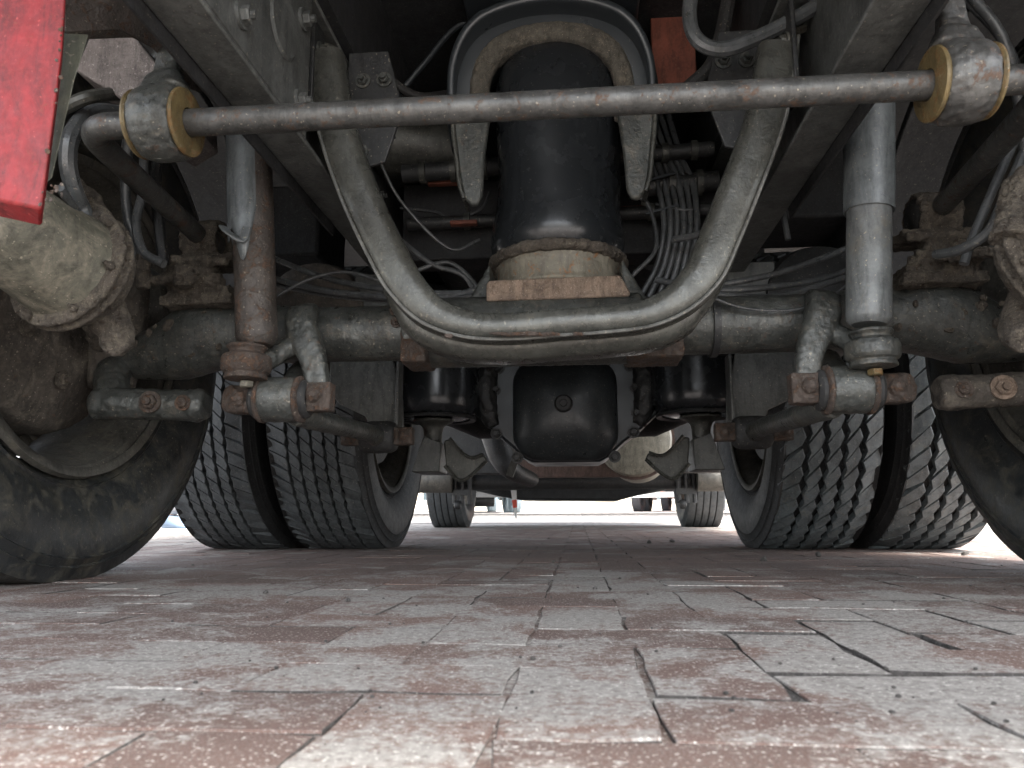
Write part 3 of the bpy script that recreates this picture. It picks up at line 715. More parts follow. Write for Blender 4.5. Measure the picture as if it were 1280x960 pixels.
# horseshoe bracket round the spring
def arch(pts, Y, ws, dep, rad):
    pth = cr([(x, Y, z) for x, z in pts], 6); R = []; n = len(pth)
    for i, p in enumerate(pth):
        T = (pth[min(i+1, n-1)]-pth[max(i-1, 0)]).normalized(); N = Vector((-T.z, 0, T.x)); f_ = i/(n-1)
        w = ws[0]+(ws[1]-ws[0])*min(1, 3.2*min(f_, 1-f_)); d = dep*(.45+.55*min(1, 3*min(f_, 1-f_)))
        R.append([p+N*a+Vector((0, b2, 0)) for a, b2 in rr(w, d, min(rad, w*.4), 3)])
    return MB().rings(R)
ap = [(-.150, .700), (-.165, .735), (-.178, .80), (-.190, .87), (-.198, .94), (-.190, 1.01), (-.155, 1.07), (-.085, 1.105), (0, 1.115), (.085, 1.10), (.150, 1.06), (.182, 1.0), (.190, .93), (.183, .86), (.176, .79), (.168, .735), (.155, .700)]
apt = [q for q in ap if q[1] > .84]
hs_ = arch([(x*.93, z-.012) for x, z in apt], 1.41, (.070, .082), .12, .020).build('horseshoe_bracket', M_black, truck, label='thick black horseshoe bracket arching over the air spring')
arch([(x*.75, .93+(z-.93)*.76) for x, z in apt], 1.362, (.036, .044), .05, .016).build('bead_ring', M_bead, hs_, rough=.006, sub=.003)
arch([(x*1.03, z+.004) for x, z in apt], 1.40, (.014, .018), .19, .007).build('outer_flange', M_black, hs_)
for s in (-1, 1):
    m = MB(); m.prism([(s*.118, 1.335, .93), (s*.198, 1.335, .93), (s*.195, 1.335, .86), (s*.187, 1.335, .79), (s*.181, 1.335, .745), (s*.174, 1.335, .715), (s*.160, 1.335, .700), (s*.146, 1.335, .702), (s*.138, 1.335, .722), (s*.134, 1.335, .80)], (0, .014, 0)); m.build('side_lug', M_beam, hs_, bevel=.005)
    MB().tube(cr([(s*.198, 1.36, .93), (s*.196, 1.36, .86), (s*.188, 1.36, .79), (s*.182, 1.36, .742), (s*.173, 1.36, .712)], 4), 1.0, 8, sec=rr(.008, .07, .003), up=(0, 1, 0)).build('lug_flange', M_ubar, hs_)
MB().box((0, 1.5, 1.17), (.36, .5, .05)).build('top_plate', M_black, hs_, bevel=.006)

# --- things in the dark above the axle
def hose(pix, r, mat=M_hose, name='air_line', par=truck, k=8):
    pts = [P(x, y, Y) for x, y, Y in pix]
    return MB().tube(cr(pts, k), r, 10).build(name, mat, par)
hose([(330, 318, 1.6), (400, 345, 1.55), (470, 360, 1.5), (560, 367, 1.5), (640, 360, 1.5)], .0068)
hose([(330, 345, 1.6), (400, 362, 1.55), (480, 371, 1.5), (560, 370, 1.5), (640, 350, 1.5)], .0072)
hose([(330, 352, 1.62), (400, 367, 1.57), (480, 375, 1.52), (560, 374, 1.5), (640, 360, 1.5)], .0060)
hose([(1090, 296, 1.5), (1040, 318, 1.48), (970, 342, 1.46), (890, 356, 1.46), (830, 352, 1.5)], .0062)
hose([(1090, 325, 1.5), (1040, 345, 1.48), (970, 358, 1.46), (890, 362, 1.46), (820, 350, 1.5)], .0068)
hose([(1090, 335, 1.5), (1040, 352, 1.48), (970, 371, 1.46), (900, 368, 1.46), (830, 352, 1.5)], .0072)
hose([(1070, 348, 1.3), (1030, 375, 1.3), (985, 388, 1.3), (930, 385, 1.3), (890, 372, 1.3)], .0026)
for i in range(6):
    d = i*11
    hose([(770+d, 120-i*3, 1.7), (808+d*.75, 190, 1.65), (822+d*.8, 230, 1.62), (830+d*.75, 280, 1.6), (822+d*.75, 330, 1.6), (800+d, 372, 1.6)], .0062+.001*(i % 2))
hose([(820, 255, 1.62), (850, 262, 1.6), (866, 262, 1.6)], .003)
hose([(500, 300, 1.6), (540, 330, 1.6), (580, 345, 1.6), (600, 380, 1.6)], .006)
hose([(520, 338, 1.6), (560, 328, 1.6), (590, 350, 1.6), (600, 370, 1.6)], .005)
hose([(500, 260, 1.7), (545, 265, 1.7), (565, 275, 1.7), (600, 262, 1.7), (612, 240, 1.7)], .003)
hose([(790, 345, 1.6), (820, 310, 1.6), (812, 260, 1.6), (790, 240, 1.6)], .005)
# thin pipe curving by the horseshoe
hose([(440, 160, 1.5), (490, 125, 1.5), (530, 80, 1.5), (570, 35, 1.5), (620, 15, 1.5), (660, 10, 1.5)], .0065, M_black)
hose([(480, -10, 1.5), (530, 0, 1.5), (575, 10, 1.5), (600, 20, 1.5)], .004)
# big hoses top right
hose([(868, -40, 1.15), (862, 20, 1.15), (872, 50, 1.15), (900, 62, 1.15), (940, 50, 1.15), (1000, 20, 1.15), (1060, -20, 1.15)], .0125, M_hose, 'coolant_hose')
hose([(905, 120, 1.3), (920, 90, 1.3), (960, 70, 1.3), (1010, 40, 1.3), (1080, 20, 1.3), (1130, -10, 1.3)], .013, M_hose, 'coolant_hose')
hose([(915, -30, 1.3), (905, 30, 1.3), (890, 80, 1.3), (860, 110, 1.3)], .014, M_rubber_dull, 'coolant_hose')
hose([(970, -30, 1.35), (975, 60, 1.35), (1000, 110, 1.35), (1010, 150, 1.4)], .010, M_hose, 'coolant_hose')
hose([(985, 20, 1.2), (1005, -4, 1.2), (1035, -6, 1.2), (1048, 8, 1.2), (1030, 24, 1.2), (1005, 36, 1.2), (985, 40, 1.2)], .006, M_bead, 'pale_strap')
for x, y in ((995, 12), (1010, 22), (1022, 10), (1018, 36), (1008, 6)):
    q = P(x, y, 1.21); MB().hexbolt(q, (0.2, -1, .2), .010, .016).build('pipe_fitting', M_crust, truck)
# hoses at the left corner
hose([(80, 135, .95), (110, 122, .95), (150, 118, 1.0), (200, 125, 1.05), (240, 130, 1.1)], .010, M_steel, 'coolant_hose')
hose([(170, 145, 1.05), (120, 140, 1.0), (92, 165, .95), (85, 200, .95), (92, 235, .97), (105, 265, 1.0), (120, 300, 1.0)], .0125, M_hose, 'coolant_hose')
hose([(180, 190, 1.2), (178, 240, 1.2), (170, 280, 1.2), (180, 315, 1.2), (205, 330, 1.2)], .008)
hose([(200, 170, 1.25), (195, 230, 1.25), (200, 290, 1.25), (205, 330, 1.25)], .010, M_dark)
hose([(75, 235, .9), (95, 265, .95), (105, 290, 1.0), (112, 320, 1.0)], .006)
q = P(125, 260, 1.0)
m = MB()
m.tube(cr([P(92, 228, 1.02), P(112, 252, 1.02), P(128, 275, 1.02), P(150, 308, 1.02)], 5), [.012, .018, .015, .020], 12)
m.build('slack_adjuster', M_crust, truck, rough=.010, sub=.004)
hose([(1280, 190, 1.1), (1255, 250, 1.1), (1235, 290, 1.12), (1200, 312, 1.15), (1170, 318, 1.2)], .008)
hose([(1275, 160, 1.15), (1240, 240, 1.15), (1215, 300, 1.15), (1205, 330, 1.15)], .007)
m = MB(); m.tube(cr([P(1290, 215, 1.0), P(1272, 240, 1.0), P(1266, 270, .99), P(1262, 300, .98)], 5), [.016, .022, .018, .024], 12)
m.build('slack_adjuster', M_crust, truck, rough=.012, sub=.003)
# dark air tanks and casings filling the middle
for x, z, y0, y1, r in ((-.24, .86, 1.75, 2.5, .13), (.26, .84, 1.8, 2.6, .14)):
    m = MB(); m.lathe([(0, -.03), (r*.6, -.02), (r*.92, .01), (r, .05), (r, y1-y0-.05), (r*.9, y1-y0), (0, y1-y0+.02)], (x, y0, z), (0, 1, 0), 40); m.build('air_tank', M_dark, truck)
m = MB(); m.lathe([(0, -.02), (.05, -.012), (.08, .02), (.08, .20), (0, .22)], P(470, 178, 1.62), (.9, .30, 0), 36); m.build('air_tank', M_steel, truck, label='sideways black air tank beside the spring')
for px, py in ((350, 300), (1010, 250), (450, 130), (1120, 270), (950, 220)):
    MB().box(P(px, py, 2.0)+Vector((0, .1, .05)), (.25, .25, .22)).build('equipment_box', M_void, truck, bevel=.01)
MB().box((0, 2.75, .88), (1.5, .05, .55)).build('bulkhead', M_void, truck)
for x0, y0, x1, y1, Y in ((534, 205, 582, 228, 1.62), (812, -10, 872, 108, 1.52), (776, 257, 820, 268, 1.66), (562, 275, 596, 279, 1.62)):
    a, c_ = P(x0, y0, Y), P(x1, y1, Y)
    MB().box(((a.x+c_.x)/2, Y+.01, (a.z+c_.z)/2), (abs(c_.x-a.x), .02, abs(a.z-c_.z)))  .build('orange_panel', M_panel, truck, bevel=.003)
# dusty casings behind the left and right shock
for s in (-1, 1):
    m = MB(); m.lathe([(0, 0), (.09, .0), (.13, .02), (.14, .05), (.14, .3), (0, .3)], (s*.63, 1.75, .62), (0, 1, 0), 32); m.build('brake_chamber', M_drum if s < 0 else M_dark, truck)

# more clutter up in the dark
for x0, x1, z, Y, r in ((-.36, .36, .80, 1.66, .016), (-.36, -.12, .90, 1.60, .022), (.14, .36, .93, 1.62, .018), (.16, .37, .86, 1.64, .024)):
    q = MB(); q.tube([(x0, Y, z), (x1, Y, z+.01)], r, 14); t0 = q.build('cross_pipe', M_dark, truck)
    for k in range(3):
        MB().lathe([(r, -.008), (r*1.25, -.007), (r*1.25, .007), (r, .008)], (x0+(x1-x0)*(.2+.3*k), Y, z+.002+.003*k), (1, 0, 0), 18).build('pipe_clamp', M_steel, t0)
for s in (-1, 1):
    m = MB(); m.prism([(s*.375, 1.22, .72), (s*.30, 1.22, .74), (s*.27, 1.22, .84), (s*.30, 1.22, .96), (s*.375, 1.22, .96)], (0, .008, 0)); gp_ = m.build('gusset_plate', M_dark, truck, bevel=.002)
    for x, z in ((.345, .76), (.345, .83), (.345, .90), (.305, .90)): MB().hexbolt((s*x, 1.219, z), (0, -1, 0), .010, .009).build('bolt', M_beam, gp_)
hose([(455, -10, 1.4), (462, 40, 1.4), (480, 90, 1.42), (520, 120, 1.45), (560, 118, 1.5)], .010, M_rubber_dull, 'coolant_hose')
hose([(600, 300, 1.62), (560, 310, 1.6), (500, 250, 1.55), (470, 190, 1.5), (450, 150, 1.45)], .004, M_hose)
hose([(330, 380, 1.5), (380, 352, 1.5), (430, 340, 1.5), (480, 352, 1.5)], .0035, M_hose)
hose([(940, 130, 1.45), (935, 200, 1.5), (905, 260, 1.5), (880, 290, 1.52), (840, 300, 1.55)], .008, M_hose)
hose([(985, 95, 1.4), (990, 160, 1.45), (975, 230, 1.5), (985, 300, 1.5)], .006, M_hose)
for (px, py) in ((828, 262), (838, 305), (824, 222)):
    q = P(px, py, 1.60); MB().box(q, (.075, .006, .005), Matrix.Rotation(radians(-14), 3, 'Y')).build('cable_tie', M_black, truck)

# --- drive axle
Yd = 2.55
m = MB(); m.tube([(x, Yd, z) for x, z in ((-.95, .5), (-.55, .5), (-.42, .5), (-.30, .49), (.30, .49), (.42, .5), (.55, .5), (.95, .5))], [.07, .07, .08, .12, .12, .08, .07, .07], 28)
da = m.build('drive_axle', M_dark, truck, label='black drive axle with its round differential housing')
outl = [(-.36, .60), (-.30, .44), (-.235, .375), (-.18, .33), (-.13, .283), (-.105, .270), (.105, .270), (.13, .283), (.18, .33), (.235, .370), (.30, .43), (.36, .60), (.22, .74), (-.22, .74)]
m = MB(); m.prism([(x, 2.30, z) for x, z in outl], (0, .22, 0)); hz_ = m.build('axle_housing', M_black, da, bevel=.008)
# convex rounded square cover
m = MB(); R = []
for k, (sc, yy) in enumerate(((1.0, 2.300), (1.0, 2.285), (.97, 2.270), (.90, 2.258), (.7, 2.235), (.45, 2.218), (.2, 2.212), (.02, 2.210))):
    R.append([Vector((a*sc, yy, .435+b2*sc)) for a, b2 in rr(.325, .325, .085, 6)])
m.rings(R); m.build('differential_cover', grit('cover_paint', (.026, .031, .034), .08, .22, .36, 0, .10, speck=.35, runs=.3), da, label='glossy black rounded cover with a plug in its middle')
MB().lathe([(0, .018), (.010, .018), (.012, .012), (.022, .012), (.028, .004), (.028, 0)], (-.003, 2.212, .440), (0, -1, .0), 24).build('drain_plug', M_dark, da)
for x, z in ((-.215, .36), (-.225, .42), (-.22, .50), (-.21, .57), (.21, .36), (.222, .42), (.22, .50), (.205, .57), (-.15, .285), (.15, .285)):
    MB().hexbolt((x, 2.298, z), (0, -1, 0), .013, .014).build('bolt', M_dark, da)
for s in (-1, 1):
    m = MB(); m.tube(cr([(s*.235, 2.31, .62), (s*.25, 2.30, .52), (s*.245, 2.30, .44), (s*.225, 2.31, .385)], 4), [.03, .038, .034, .022], 12); m.build('casting_rib', M_dark, da, rough=.012, sub=.006)
    # main air springs
    c = Vector((s*.405, 2.27, 0))
    m = MB(); m.lathe([(0, .402), (.08, .403), (.114, .408), (.129, .420), (.137, .44), (.138, .47), (.136, .60), (.138, .80), (.10, .82)], c, n=56)
    sp = m.build('air_spring', M_rubber, truck)
    MB().lathe([(.110, .404), (.126, .400), (.129, .405), (.127, .411), (.12, .412)], c, n=56).build('bead_plate', M_dark, sp)
    MB().lathe([(.1365, .562), (.1385, .563), (.1385, .567), (.1365, .568)], c, n=56).build('moulding_line', M_rubber_dull, sp)
    m = MB(); m.lathe([(0, .400), (.062, .400), (.064, .392), (.05, .388), (.034, .380), (.028, .36), (.028, .32), (.035, .305), (0, .30)], c+Vector((0, -.03, 0)), n=24)
    m.build('spring_foot', M_steel, sp, rough=.003, sub=.005)
    MB().hexbolt(c+Vector((s*-.01, -.065, .335)), (0, 0, -1), .012, .025).build('bolt', M_bar, sp)
    # trapezoid hanging bracket and folded plate
    Y1 = 2.19
    pr = [(514, 590), (549, 590), (551, 553), (530, 545), (524, 560)]
    pq = [P(x, y, Y1) for x, y in pr]
    m = MB(); m.prism([(s*abs(p.x), Y1, p.z) for p in pq], (0, .14, 0)); lb = m.build('link_bracket', M_rail, truck, bevel=.003)
    pq = [P(x, y, Y1) for x, y in ((553, 550), (562, 548), (578, 566), (590, 572), (604, 568), (608, 576), (594, 590), (580, 600), (570, 598), (556, 582))]
    m = MB(); m.prism([(s*abs(p.x), Y1+.02, p.z) for p in pq], (0, .02, 0)); m.build('stamped_plate', M_steel, lb, bevel=.004)
    mm = MB(); mm.tube(cr([(s*abs(p.x), Y1, p.z) for p in [pq[i] for i in (1, 2, 3, 4)]], 4), .006, 6); mm.tube(cr([(s*abs(p.x), Y1, p.z) for p in [pq[i] for i in (5, 6, 7, 8, 9)]], 4), .006, 6); mm.build('plate_lip', M_ubar, lb)
    MB().tube(cr([(s*.50, 2.22, .335), (s*.53, 2.2, .345), (s*.555, 2.24, .35), (s*.57, 2.35, .40)], 4), [.016, .022, .03, .035], 14).build('red_adjuster', M_red, truck, label='dark red slack adjuster beside the inner drive wheel')
    m = MB(); m.lathe([(0, 0), (.20, 0), (.205, .01), (.205, .16), (0, .16)], (s*.66, Yd, .49), (s, 0, 0), 48); m.build('brake_drum', M_dark, truck)
    m = MB(); m.lathe([(0, 0), (.12, 0), (.155, .015), (.16, .03), (.15, .04), (0, .05)], (s*.22, 2.75, .40), (0, 0, 1), 32); m.build('lower_bellow', M_black, truck)

# --- drive wheels (twin tyres each side)
for s in (-1, 1):
    for k, xc in enumerate((.735, 1.07)):
        c = (s*xc, Yd, .486)
        r = MB(); q = -s if k == 0 else s
        r.lathe([(.282, q*.122), (.298, q*.128), (.300, q*.120), (.285, q*.108), (.270, q*.06), (.262, 0), (.262, -q*.06), (.282, -q*.12)], c, (1, 0, 0), 64, shut=False)
        r.lathe([(.262, 0), (.22, -q*.02), (.10, -q*.03), (0, -q*.03)], c, (1, 0, 0), 40, shut=False)
        w_ = r.build('wheel', M_rim if k == 0 else M_dark, truck)
        so_ = w_.modifiers.new('solid', 'SOLIDIFY'); so_.thickness = .006; so_.offset = 0
        w_['label'] = ('inner' if k == 0 else 'outer') + ' twin drive wheel on the ' + ('left' if s < 0 else 'right')
        tyre(c, .496, .300, .288, M_tyre, w_, groove=None, n=96, gd=.020)
        if s < 0: blocks(c, .497, .300, w_, M_tread, (1.25, .8, .85, .85, .8, 1.25), 38, .32, .0045, .0095, seed=k+3, gd=.017, mirror=1)
        else: blocks(c, .499, .300, w_, M_tread2, (1.1, 1, 1, 1, 1.1), 28, .40, .009, .0175, seed=k+9, gd=.018, mirror=-1)

# --- front end
MB().box((0, 4.95, .60), (2.1, .10, .46)).build('gap_filler_box', M_dark, truck, bevel=.01)  # added dark box, hides bright daylight gaps past the drive axle
for s in (-1, 1):
    c = (s*1.02+.0, 6.25, .49)
    r = MB(); r.lathe([(.285, -s*.12), (.300, -s*.125), (.302, -s*.118), (.275, -s*.09), (.26, 0), (.28, s*.11)], c, (1, 0, 0), 56, shut=False); r.lathe([(.26, 0), (.2, s*.03), (0, s*.03)], c, (1, 0, 0), 40, shut=False)
    w_ = r.build('wheel', M_rimlight, truck); so_ = w_.modifiers.new('solid', 'SOLIDIFY'); so_.thickness = .006
    w_['label'] = 'single front wheel with a pale rim on the ' + ('left' if s < 0 else 'right')
    tyre(c, .498, .30, .29, M_tread, w_, groove=5, n=96, gd=.02)
fz = .343
m = MB(); m.tube([(-1.12, 5.45, fz), (1.12, 5.45, fz)], .062, 20)
fa = m.build('front_axle', M_dark, truck)
for s in (-1, 1):
    MB().lathe([(0, .13), (.06, .12), (.085, .09), (.092, .05), (.092, -.25), (0, -.25)], (s*1.12, 5.36, fz+.01), (s, 0, 0), 28).build('end_cap', M_rim, fa)
    m = MB(); x = s*.80
    for dx in (-.055, 0, .055): m.tube([(x+dx, 5.37, fz+.09), (x+dx, 5.37, fz-.16)], .017, 10)
    m.box((x, 5.37, fz-.08), (.14, .05, .04)); m.lathe([(0, -.03), (.03, -.02), (.035, 0), (.03, .02), (0, .03)], (x-.03, 5.36, fz-.17), (1, 0, 0), 12)
    m.build('spring_clamp', M_dark, fa)
m = MB(); m.prism([(-.95, 7.0, .33), (-.7, 7.0, .27), (-.5, 7.0, .235), (.4, 7.0, .225), (.62, 7.0, .28), (.85, 7.0, .32), (.85, 7.0, .5), (-.95, 7.0, .5)], (0, .6, 0)); m.build('engine_sump', M_dark, truck, bevel=.02)
m = MB(); m.lathe([(0, -.02), (.14, -.012), (.188, .012), (.198, .04), (.198, .9), (0, .95)], P(792, 548, 3.9), (.1, 1, 0), 48); cm = m.build('silencer', M_cream, truck, label='cream round tank end showing past the differential')
MB().lathe([(.198, .06), (.212, .06), (.212, .10), (.198, .10)], P(792, 548, 3.9), (.1, 1, 0), 48).build('tank_band', M_brown, cm)
m = MB(); a, c_ = P(636, 575, 4.4), P(790, 596, 4.4); m.box(((a.x+c_.x)/2, 4.42, (a.z+c_.z)/2), (c_.x-a.x, .08, a.z-c_.z)); m.build('heat_shield', M_brown, truck, bevel=.006)
m = MB(); m.tube(cr([P(618, 540, 3.8), P(628, 570, 3.8), P(640, 588, 3.8), P(665, 600, 4.0)], 4), [.075, .07, .05, .04], 20); m.build('exhaust_pipe', M_dark, truck)
MB().box(P(643, 578, 3.5)+Vector((0, 0, 0)), (.035, .02, .14), Matrix.Rotation(radians(20), 3, 'Y')).build('pipe_bracket', M_rim, truck)

# ------------------------------------------------------------------ surroundings in the bright yard
def plain(name, col, rough=.6):
    m, t, b = new_mat(name); g = t.nodes.new('ShaderNodeNewGeometry').outputs['Position']
    t.links.new(mixc(t, nz(t, g, 6, 5), tuple(c*.8 for c in col), col), b.inputs['Base Color']); b.inputs['Roughness'].default_value = rough; return m
M_white = plain('white_paint', (.7, .7, .68)); M_orn = plain('orange_paint', (.65, .16, .05)); M_ltblue = plain('pale_blue_paint', (.45, .58, .62)); M_tyref = plain('far_tyre', (.06, .06, .065), .8)
M_redst = plain('marker_red', (.6, .08, .05)); M_wall = plain('cream_wall', (.6, .55, .45), .9); M_glass = plain('window_glass', (.05, .07, .08), .1); M_bark = plain('bark', (.10, .075, .05), .9)
M_leaf = plain('leaf', (.07, .12, .035), .7)

def far_lorry(loc, rz, label, body, lower, wheels, grp):
    t = thing('parked_lorry', label, 'lorry', loc, rz, grp)
    MB().box((0, 4, 2.1), (2.4, 6.0, 2.2)).build('body', body, t, bevel=.04)
    cb = MB().box((0, 8.1, 1.7), (2.35, 1.9, 2.3)).build('cab', body, t, bevel=.1)
    MB().box((0, 9.06, 2.2), (2.0, .03, .8)).build('windscreen', M_glass, cb)
    MB().box((0, 4.6, .80), (.9, 7.8, .22)).build('chassis', M_dark, t)
    MB().box((0, .92, .52), (2.2, .10, .16)).build('bumper', lower, t, bevel=.01)
    for s in (-1, 1):
        MB().box((s*1.05, 4.6, .62), (.06, 2.0, .4)).build('side_guard', lower, t, bevel=.01)
        for y in (2.2, 3.5, 7.6):
            if (s, y) == (0, 0): continue
            m = MB(); m.lathe(tyre_profile(.49, .30, .28, 4, .015), (s*1.02, y, .49), (1, 0, 0), 40, shut=False); squash(m, .49)
            w = m.build('wheel', wheels, t)
            MB().lathe([(.28, 0), (.2, -.04), (0, -.04)], (s*1.02, y, .49), (1, 0, 0), 24).build('rim', M_rimlight, w)
        MB().box((s*.9, .91, .8), (.3, .06, .12)).build('tail_light', M_redst, t)
    MB().lathe([(0, -.4), (.2, -.4), (.2, .4), (0, .4)], (.4, 5.4, .42), (1, 0, 0), 24).build('fuel_tank', M_dark, t)
    return t
far_lorry((-2.3, 20.0, gz(21)), radians(14), 'pale blue lorry standing far off behind the striped marker post', M_ltblue, M_dark, plain('blue_grey_tyre', (.25, .31, .34), .8), 'lorries parked across the yard')
far_lorry((2.35, 22.0, gz(23)), radians(-16), 'orange and white lorry standing far off beside the right front wheel', M_orn, M_white, M_tyref, 'lorries parked across the yard')
far_lorry((7.5, 19.0, gz(20)), radians(-4), 'orange lorry at the far right of the yard seen past the twin tyres', M_orn, M_orn, M_tyref, 'lorries parked across the yard')

# marker post
mk = thing('marker_blade', 'thin pointed white and red striped marker hanging below the front axle beam', 'marker', (P(645, 650, 5.62).x, 5.62, P(645, 650, 5.62).z))
x_ = 0
m = MB(); m.tube([(0, 0, .0), (-.004, 0, .07), (-.018, 0, .24)], [.002, .013, .022], 8, sec=rr(2, .25, .1)); m.build('blade', M_white, mk)
m = MB(); m.tube([(-.006, -.001, .09), (-.012, -.001, .15)], [.0155, .0195], 8, sec=rr(2.02, .27, .1)); m.build('red_stripe', M_redst, mk)
m = MB(); m.tube([(-.018, 0, .24), (-.02, 0, .33)], .006, 8); m.build('stem', M_dark, mk)

# building across the yard
bl = thing('yard_building', 'long cream building with a row of windows at the end of the yard', 'building', (0, 62, 0))
MB().box((10, 6, 3.3), (50, 12, 6.6)).build('wall', M_wall, bl)
MB().box((10, 6, 6.8), (51, 13, .4)).build('roof', M_orn, bl)
for i in range(10):
    for z in (1.9, 4.7):
        w = MB().box((-12+i*4.8, -.03, z), (1.8, .08, 1.4)).build('window', M_glass, bl)
        MB().box((-12+i*4.8, -.06, z-.76), (2.0, .18, .1)).build('sill', M_white, w)
def tree(x, y, h, label, seed):
    rd = random.Random(seed); t = thing('tree', label, 'tree', (x, y, gz(min(y, 30))-.05), 0, 'trees at the edge of the yard')
    m = MB(); m.tube(cr([(0, 0, 0), (.1, 0, h*.25), (-.05, .1, h*.6), (.05, 0, h*.9)], 4), [.22, .15, .1, .03], 10)
    for i in range(7):
        a = rd.uniform(0, 6.28); z = h*rd.uniform(.3, .7); m.tube([(0, 0, z), (cos(a)*h*.13, sin(a)*h*.13, z+h*.08), (cos(a)*h*.24, sin(a)*h*.24, z+h*.2)], [.07, .05, .02], 6)
    m.build('trunk', M_bark, t)
    m = MB()
    cl = [(rd.gauss(0, h*.16), rd.gauss(0, h*.16), h*rd.uniform(.18, .98), rd.uniform(.5, 1.1)*h*.1) for _ in range(34)]
    for cx, cy, cz, cr_ in cl:
        for _ in range(110):
            d = Vector((rd.gauss(0, 1), rd.gauss(0, 1), rd.gauss(0, 1))).normalized()*cr_*rd.random()**.4; p = Vector((cx, cy, cz))+d
            u = Vector((rd.gauss(0, 1), rd.gauss(0, 1), rd.gauss(0, 1))).normalized(); w = u.orthogonal().normalized()*.07; u *= .12
            m.add([p-u, p-w, p+u, p+w], [(0, 1, 2, 3)])
    m.build('crown', M_leaf, t)
tree(-8.2, 33, 7, 'bushy green tree glimpsed left of the left front wheel', 1)
tree(-12.5, 30, 6, 'lower green tree standing left of the bushy one', 2)
tree(15, 36, 8, 'tall green tree standing by the far right lorry', 3)

# ------------------------------------------------------------------ person standing beyond the left tag wheel
M_jean = plain('trousers', (.30, .31, .33), .9); M_shoe = plain('blue_shoe', (.13, .18, .25), .7); M_sole = plain('white_sole', (.6, .6, .6)); M_skin = plain('skin', (.45, .28, .2), .5); M_jack = plain('jacket', (.10, .13, .2), .8); M_hair = plain('hair', (.03, .02, .015), .6)
pr_ = thing('person', 'person in grey trousers and blue shoes standing beyond the left tag wheel', 'person', (-2.62, 4.95, 0), radians(60))
def skin(name, verts, edges, mat, parent, sub=2, root=0):
    me = bpy.data.meshes.new(name); me.from_pydata([v[:3] for v in verts], edges, []); me.materials.append(mat)
    o = bpy.data.objects.new(name, me); COL.objects.link(o); o.parent = parent
    sm = o.modifiers.new('skin', 'SKIN'); sm.use_smooth_shade = True
    me.skin_vertices.new() if not me.skin_vertices else None
    for i, v in enumerate(verts):
        sv = me.skin_vertices[0].data[i]; sv.radius = (v[3], v[4] if len(v) > 4 else v[3]); sv.use_root = (i == root)
    ss = o.modifiers.new('sub', 'SUBSURF'); ss.levels = sub; ss.render_levels = sub
    return o
bv = [(0, 0, .95, .14, .10), (0, 0, 1.15, .13, .09), (0, 0, 1.38, .15, .10), (0, 0, 1.5, .055, .055), (0, 0, 1.57, .06, .06), (0, -.01, 1.66, .078, .095), (0, 0, 1.74, .06, .07)]
be = [(0, 1), (1, 2), (2, 3), (3, 4), (4, 5), (5, 6)]
def addc(base, pts):
    global bv, be
    prev = base
    for p in pts: bv.append(p); be.append((prev, len(bv)-1)); prev = len(bv)-1
    return prev
for s in (-1, 1):
    addc(0, [(s*.10, 0, .88, .085), (s*.11, -.01, .5, .058), (s*.12, .02, .3, .052), (s*.12, .03, .09, .036)])
    h = addc(2, [(s*.19, 0, 1.40, .055), (s*.24, .02, 1.12, .042), (s*.25, -.06, .90, .030), (s*.25, -.08, .86, .03), (s*.25, -.10, .81, .026)])
    for j, ln in enumerate((.065, .075, .07, .055)): addc(h, [(s*.25, -.125+j*.018, .79, .009), (s*.25, -.13+j*.018, .79-ln*.6, .008), (s*.245, -.125+j*.018, .79-ln, .007)])
    addc(h, [(s*.235, -.135, .815, .010), (s*.225, -.15, .79, .008)])
skin('body', bv, be, M_skin, pr_)
skin('trousers', [(0, 0, .98, .155, .115), (0, 0, .9, .15, .115), (-.10, 0, .82, .095), (-.11, -.01, .5, .075), (-.12, .02, .10, .068), (.10, 0, .82, .095), (.11, -.01, .5, .075), (.12, .02, .10, .068)], [(0, 1), (1, 2), (2, 3), (3, 4), (1, 5), (5, 6), (6, 7)], M_jean, pr_)
skin('jacket', [(0, 0, .95, .165, .125), (0, 0, 1.2, .15, .11), (0, 0, 1.4, .165, .115), (0, 0, 1.47, .07, .07), (-.20, 0, 1.39, .07), (-.24, .02, 1.12, .056), (-.25, -.05, .92, .045), (.20, 0, 1.39, .07), (.24, .02, 1.12, .056), (.25, -.05, .92, .045)], [(0, 1), (1, 2), (2, 3), (2, 4), (4, 5), (5, 6), (2, 7), (7, 8), (8, 9)], M_jack, pr_)
MB().lathe([(0, .125), (.05, .118), (.085, .085), (.094, .04), (.092, .0), (.086, -.02)], (0, .012, 1.68), n=24).build('hair', M_hair, pr_)
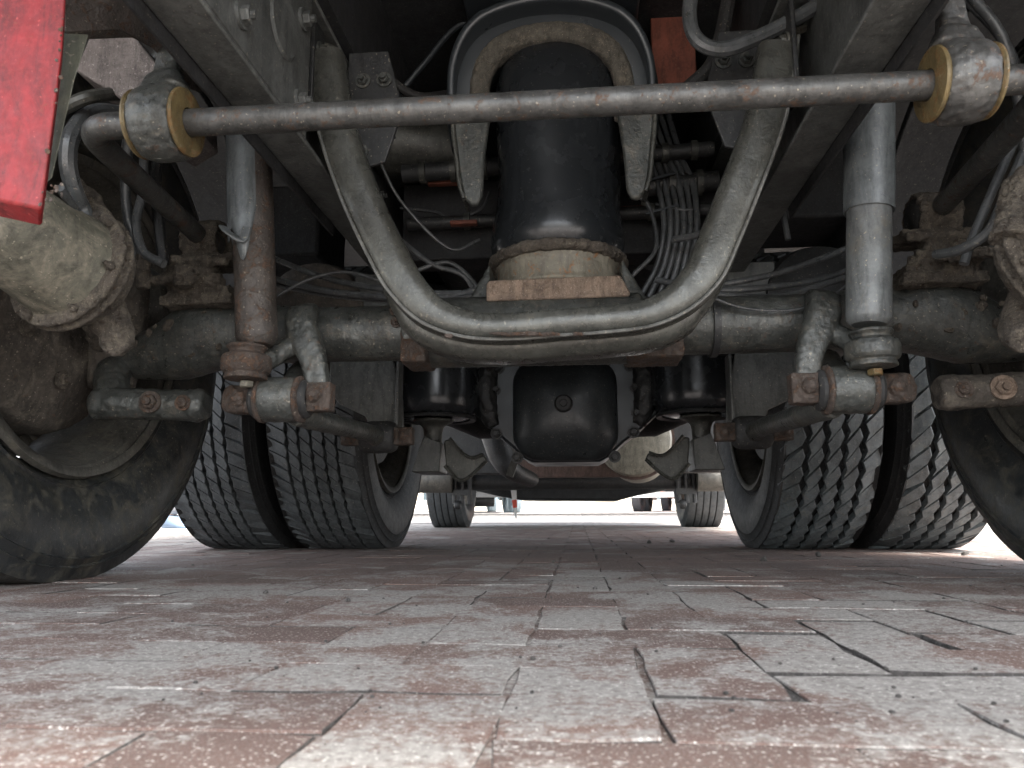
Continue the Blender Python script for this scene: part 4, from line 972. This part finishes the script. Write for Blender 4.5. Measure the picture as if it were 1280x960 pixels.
for s in (-1, 1):
    MB().lathe([(0, .004), (.008, .002), (.009, 0)], (s*.03, -.096, 1.665), (0, -1, 0), 10).build('eye', M_hair, pr_)
    MB().tube([(s*.083, .0, 1.68), (s*.088, .005, 1.66), (s*.083, .0, 1.635)], [.008, .014, .007], 8).build('ear', M_skin, pr_)
    m = MB(); R = []
    for yy, w, z0, z1, dx in ((.10, .028, .02, .07, 0), (.075, .038, .018, .115, 0), (.02, .042, .018, .12, 0), (-.05, .045, .018, .085, 0), (-.12, .052, .018, .062, 0), (-.17, .045, .018, .052, 0), (-.195, .02, .02, .04, 0)):
        R.append([Vector((s*.12+a*w*2, yy, (z0+z1)/2+b2*(z1-z0))) for a, b2 in rr(1, 1, .35, 3)])
    m.rings(R); sh = m.build('shoe', M_shoe, pr_, ang=60)
    m = MB(); m.rings([[Vector((s*.12+a*w*2.1, yy, .011+b2*.022)) for a, b2 in rr(1, 1, .2, 2)] for yy, w in ((.108, .028), (.075, .04), (.02, .043), (-.05, .046), (-.12, .054), (-.175, .047), (-.203, .022))]); m.build('sole', M_sole, sh)
MB().tube([(0, -.10, 1.665), (0, -.118, 1.64), (0, -.10, 1.632)], [.008, .013, .008], 8).build('nose', M_skin, pr_)
MB().tube([(-.022, -.098, 1.605), (0, -.104, 1.604), (.022, -.098, 1.605)], [.003, .006, .003], 8).build('mouth', M_redst, pr_)
# small chips and bare spots on the red plate, dirt clods on the axle and frame
rc = random.Random(11)
for i in range(26):
    m = MB(); e_ = rc.random()
    px = 80-28*e_*(1 if rc.random() < .7 else rc.random()); py = 20+240*e_ if rc.random() < .75 else 230+20*rc.random()
    q = P(px-rc.random()*4, py, .5995); r_ = rc.uniform(.0009, .0026)
    m.lathe([(0, .0006), (r_*.7, .0006), (r_, 0)], q, (0, -1, 0), 7, ell=rc.uniform(.5, 1.6)); m.build('paint_chip', M_rusty, rp)
for i in range(34):
    s_ = rc.choice((-1, 1)); a = rc.uniform(-2.6, -.2); x = s_*rc.uniform(.56, .84); r_ = rc.uniform(.004, .010)
    q = Vector((x, 1.37+cos(a+pi)*.0, .462)) + Vector((0, -abs(sin(a)), cos(a)*.9)).normalized()*(.068 if abs(x) < .76 else .05)
    MB().lathe([(0, -r_*.4), (r_, -r_*.2), (r_*.8, r_*.3), (0, r_*.4)], q, (0, -1, 0), 9).lump(r_*.5, 90, i).build('mud_clod', M_crust, axle)
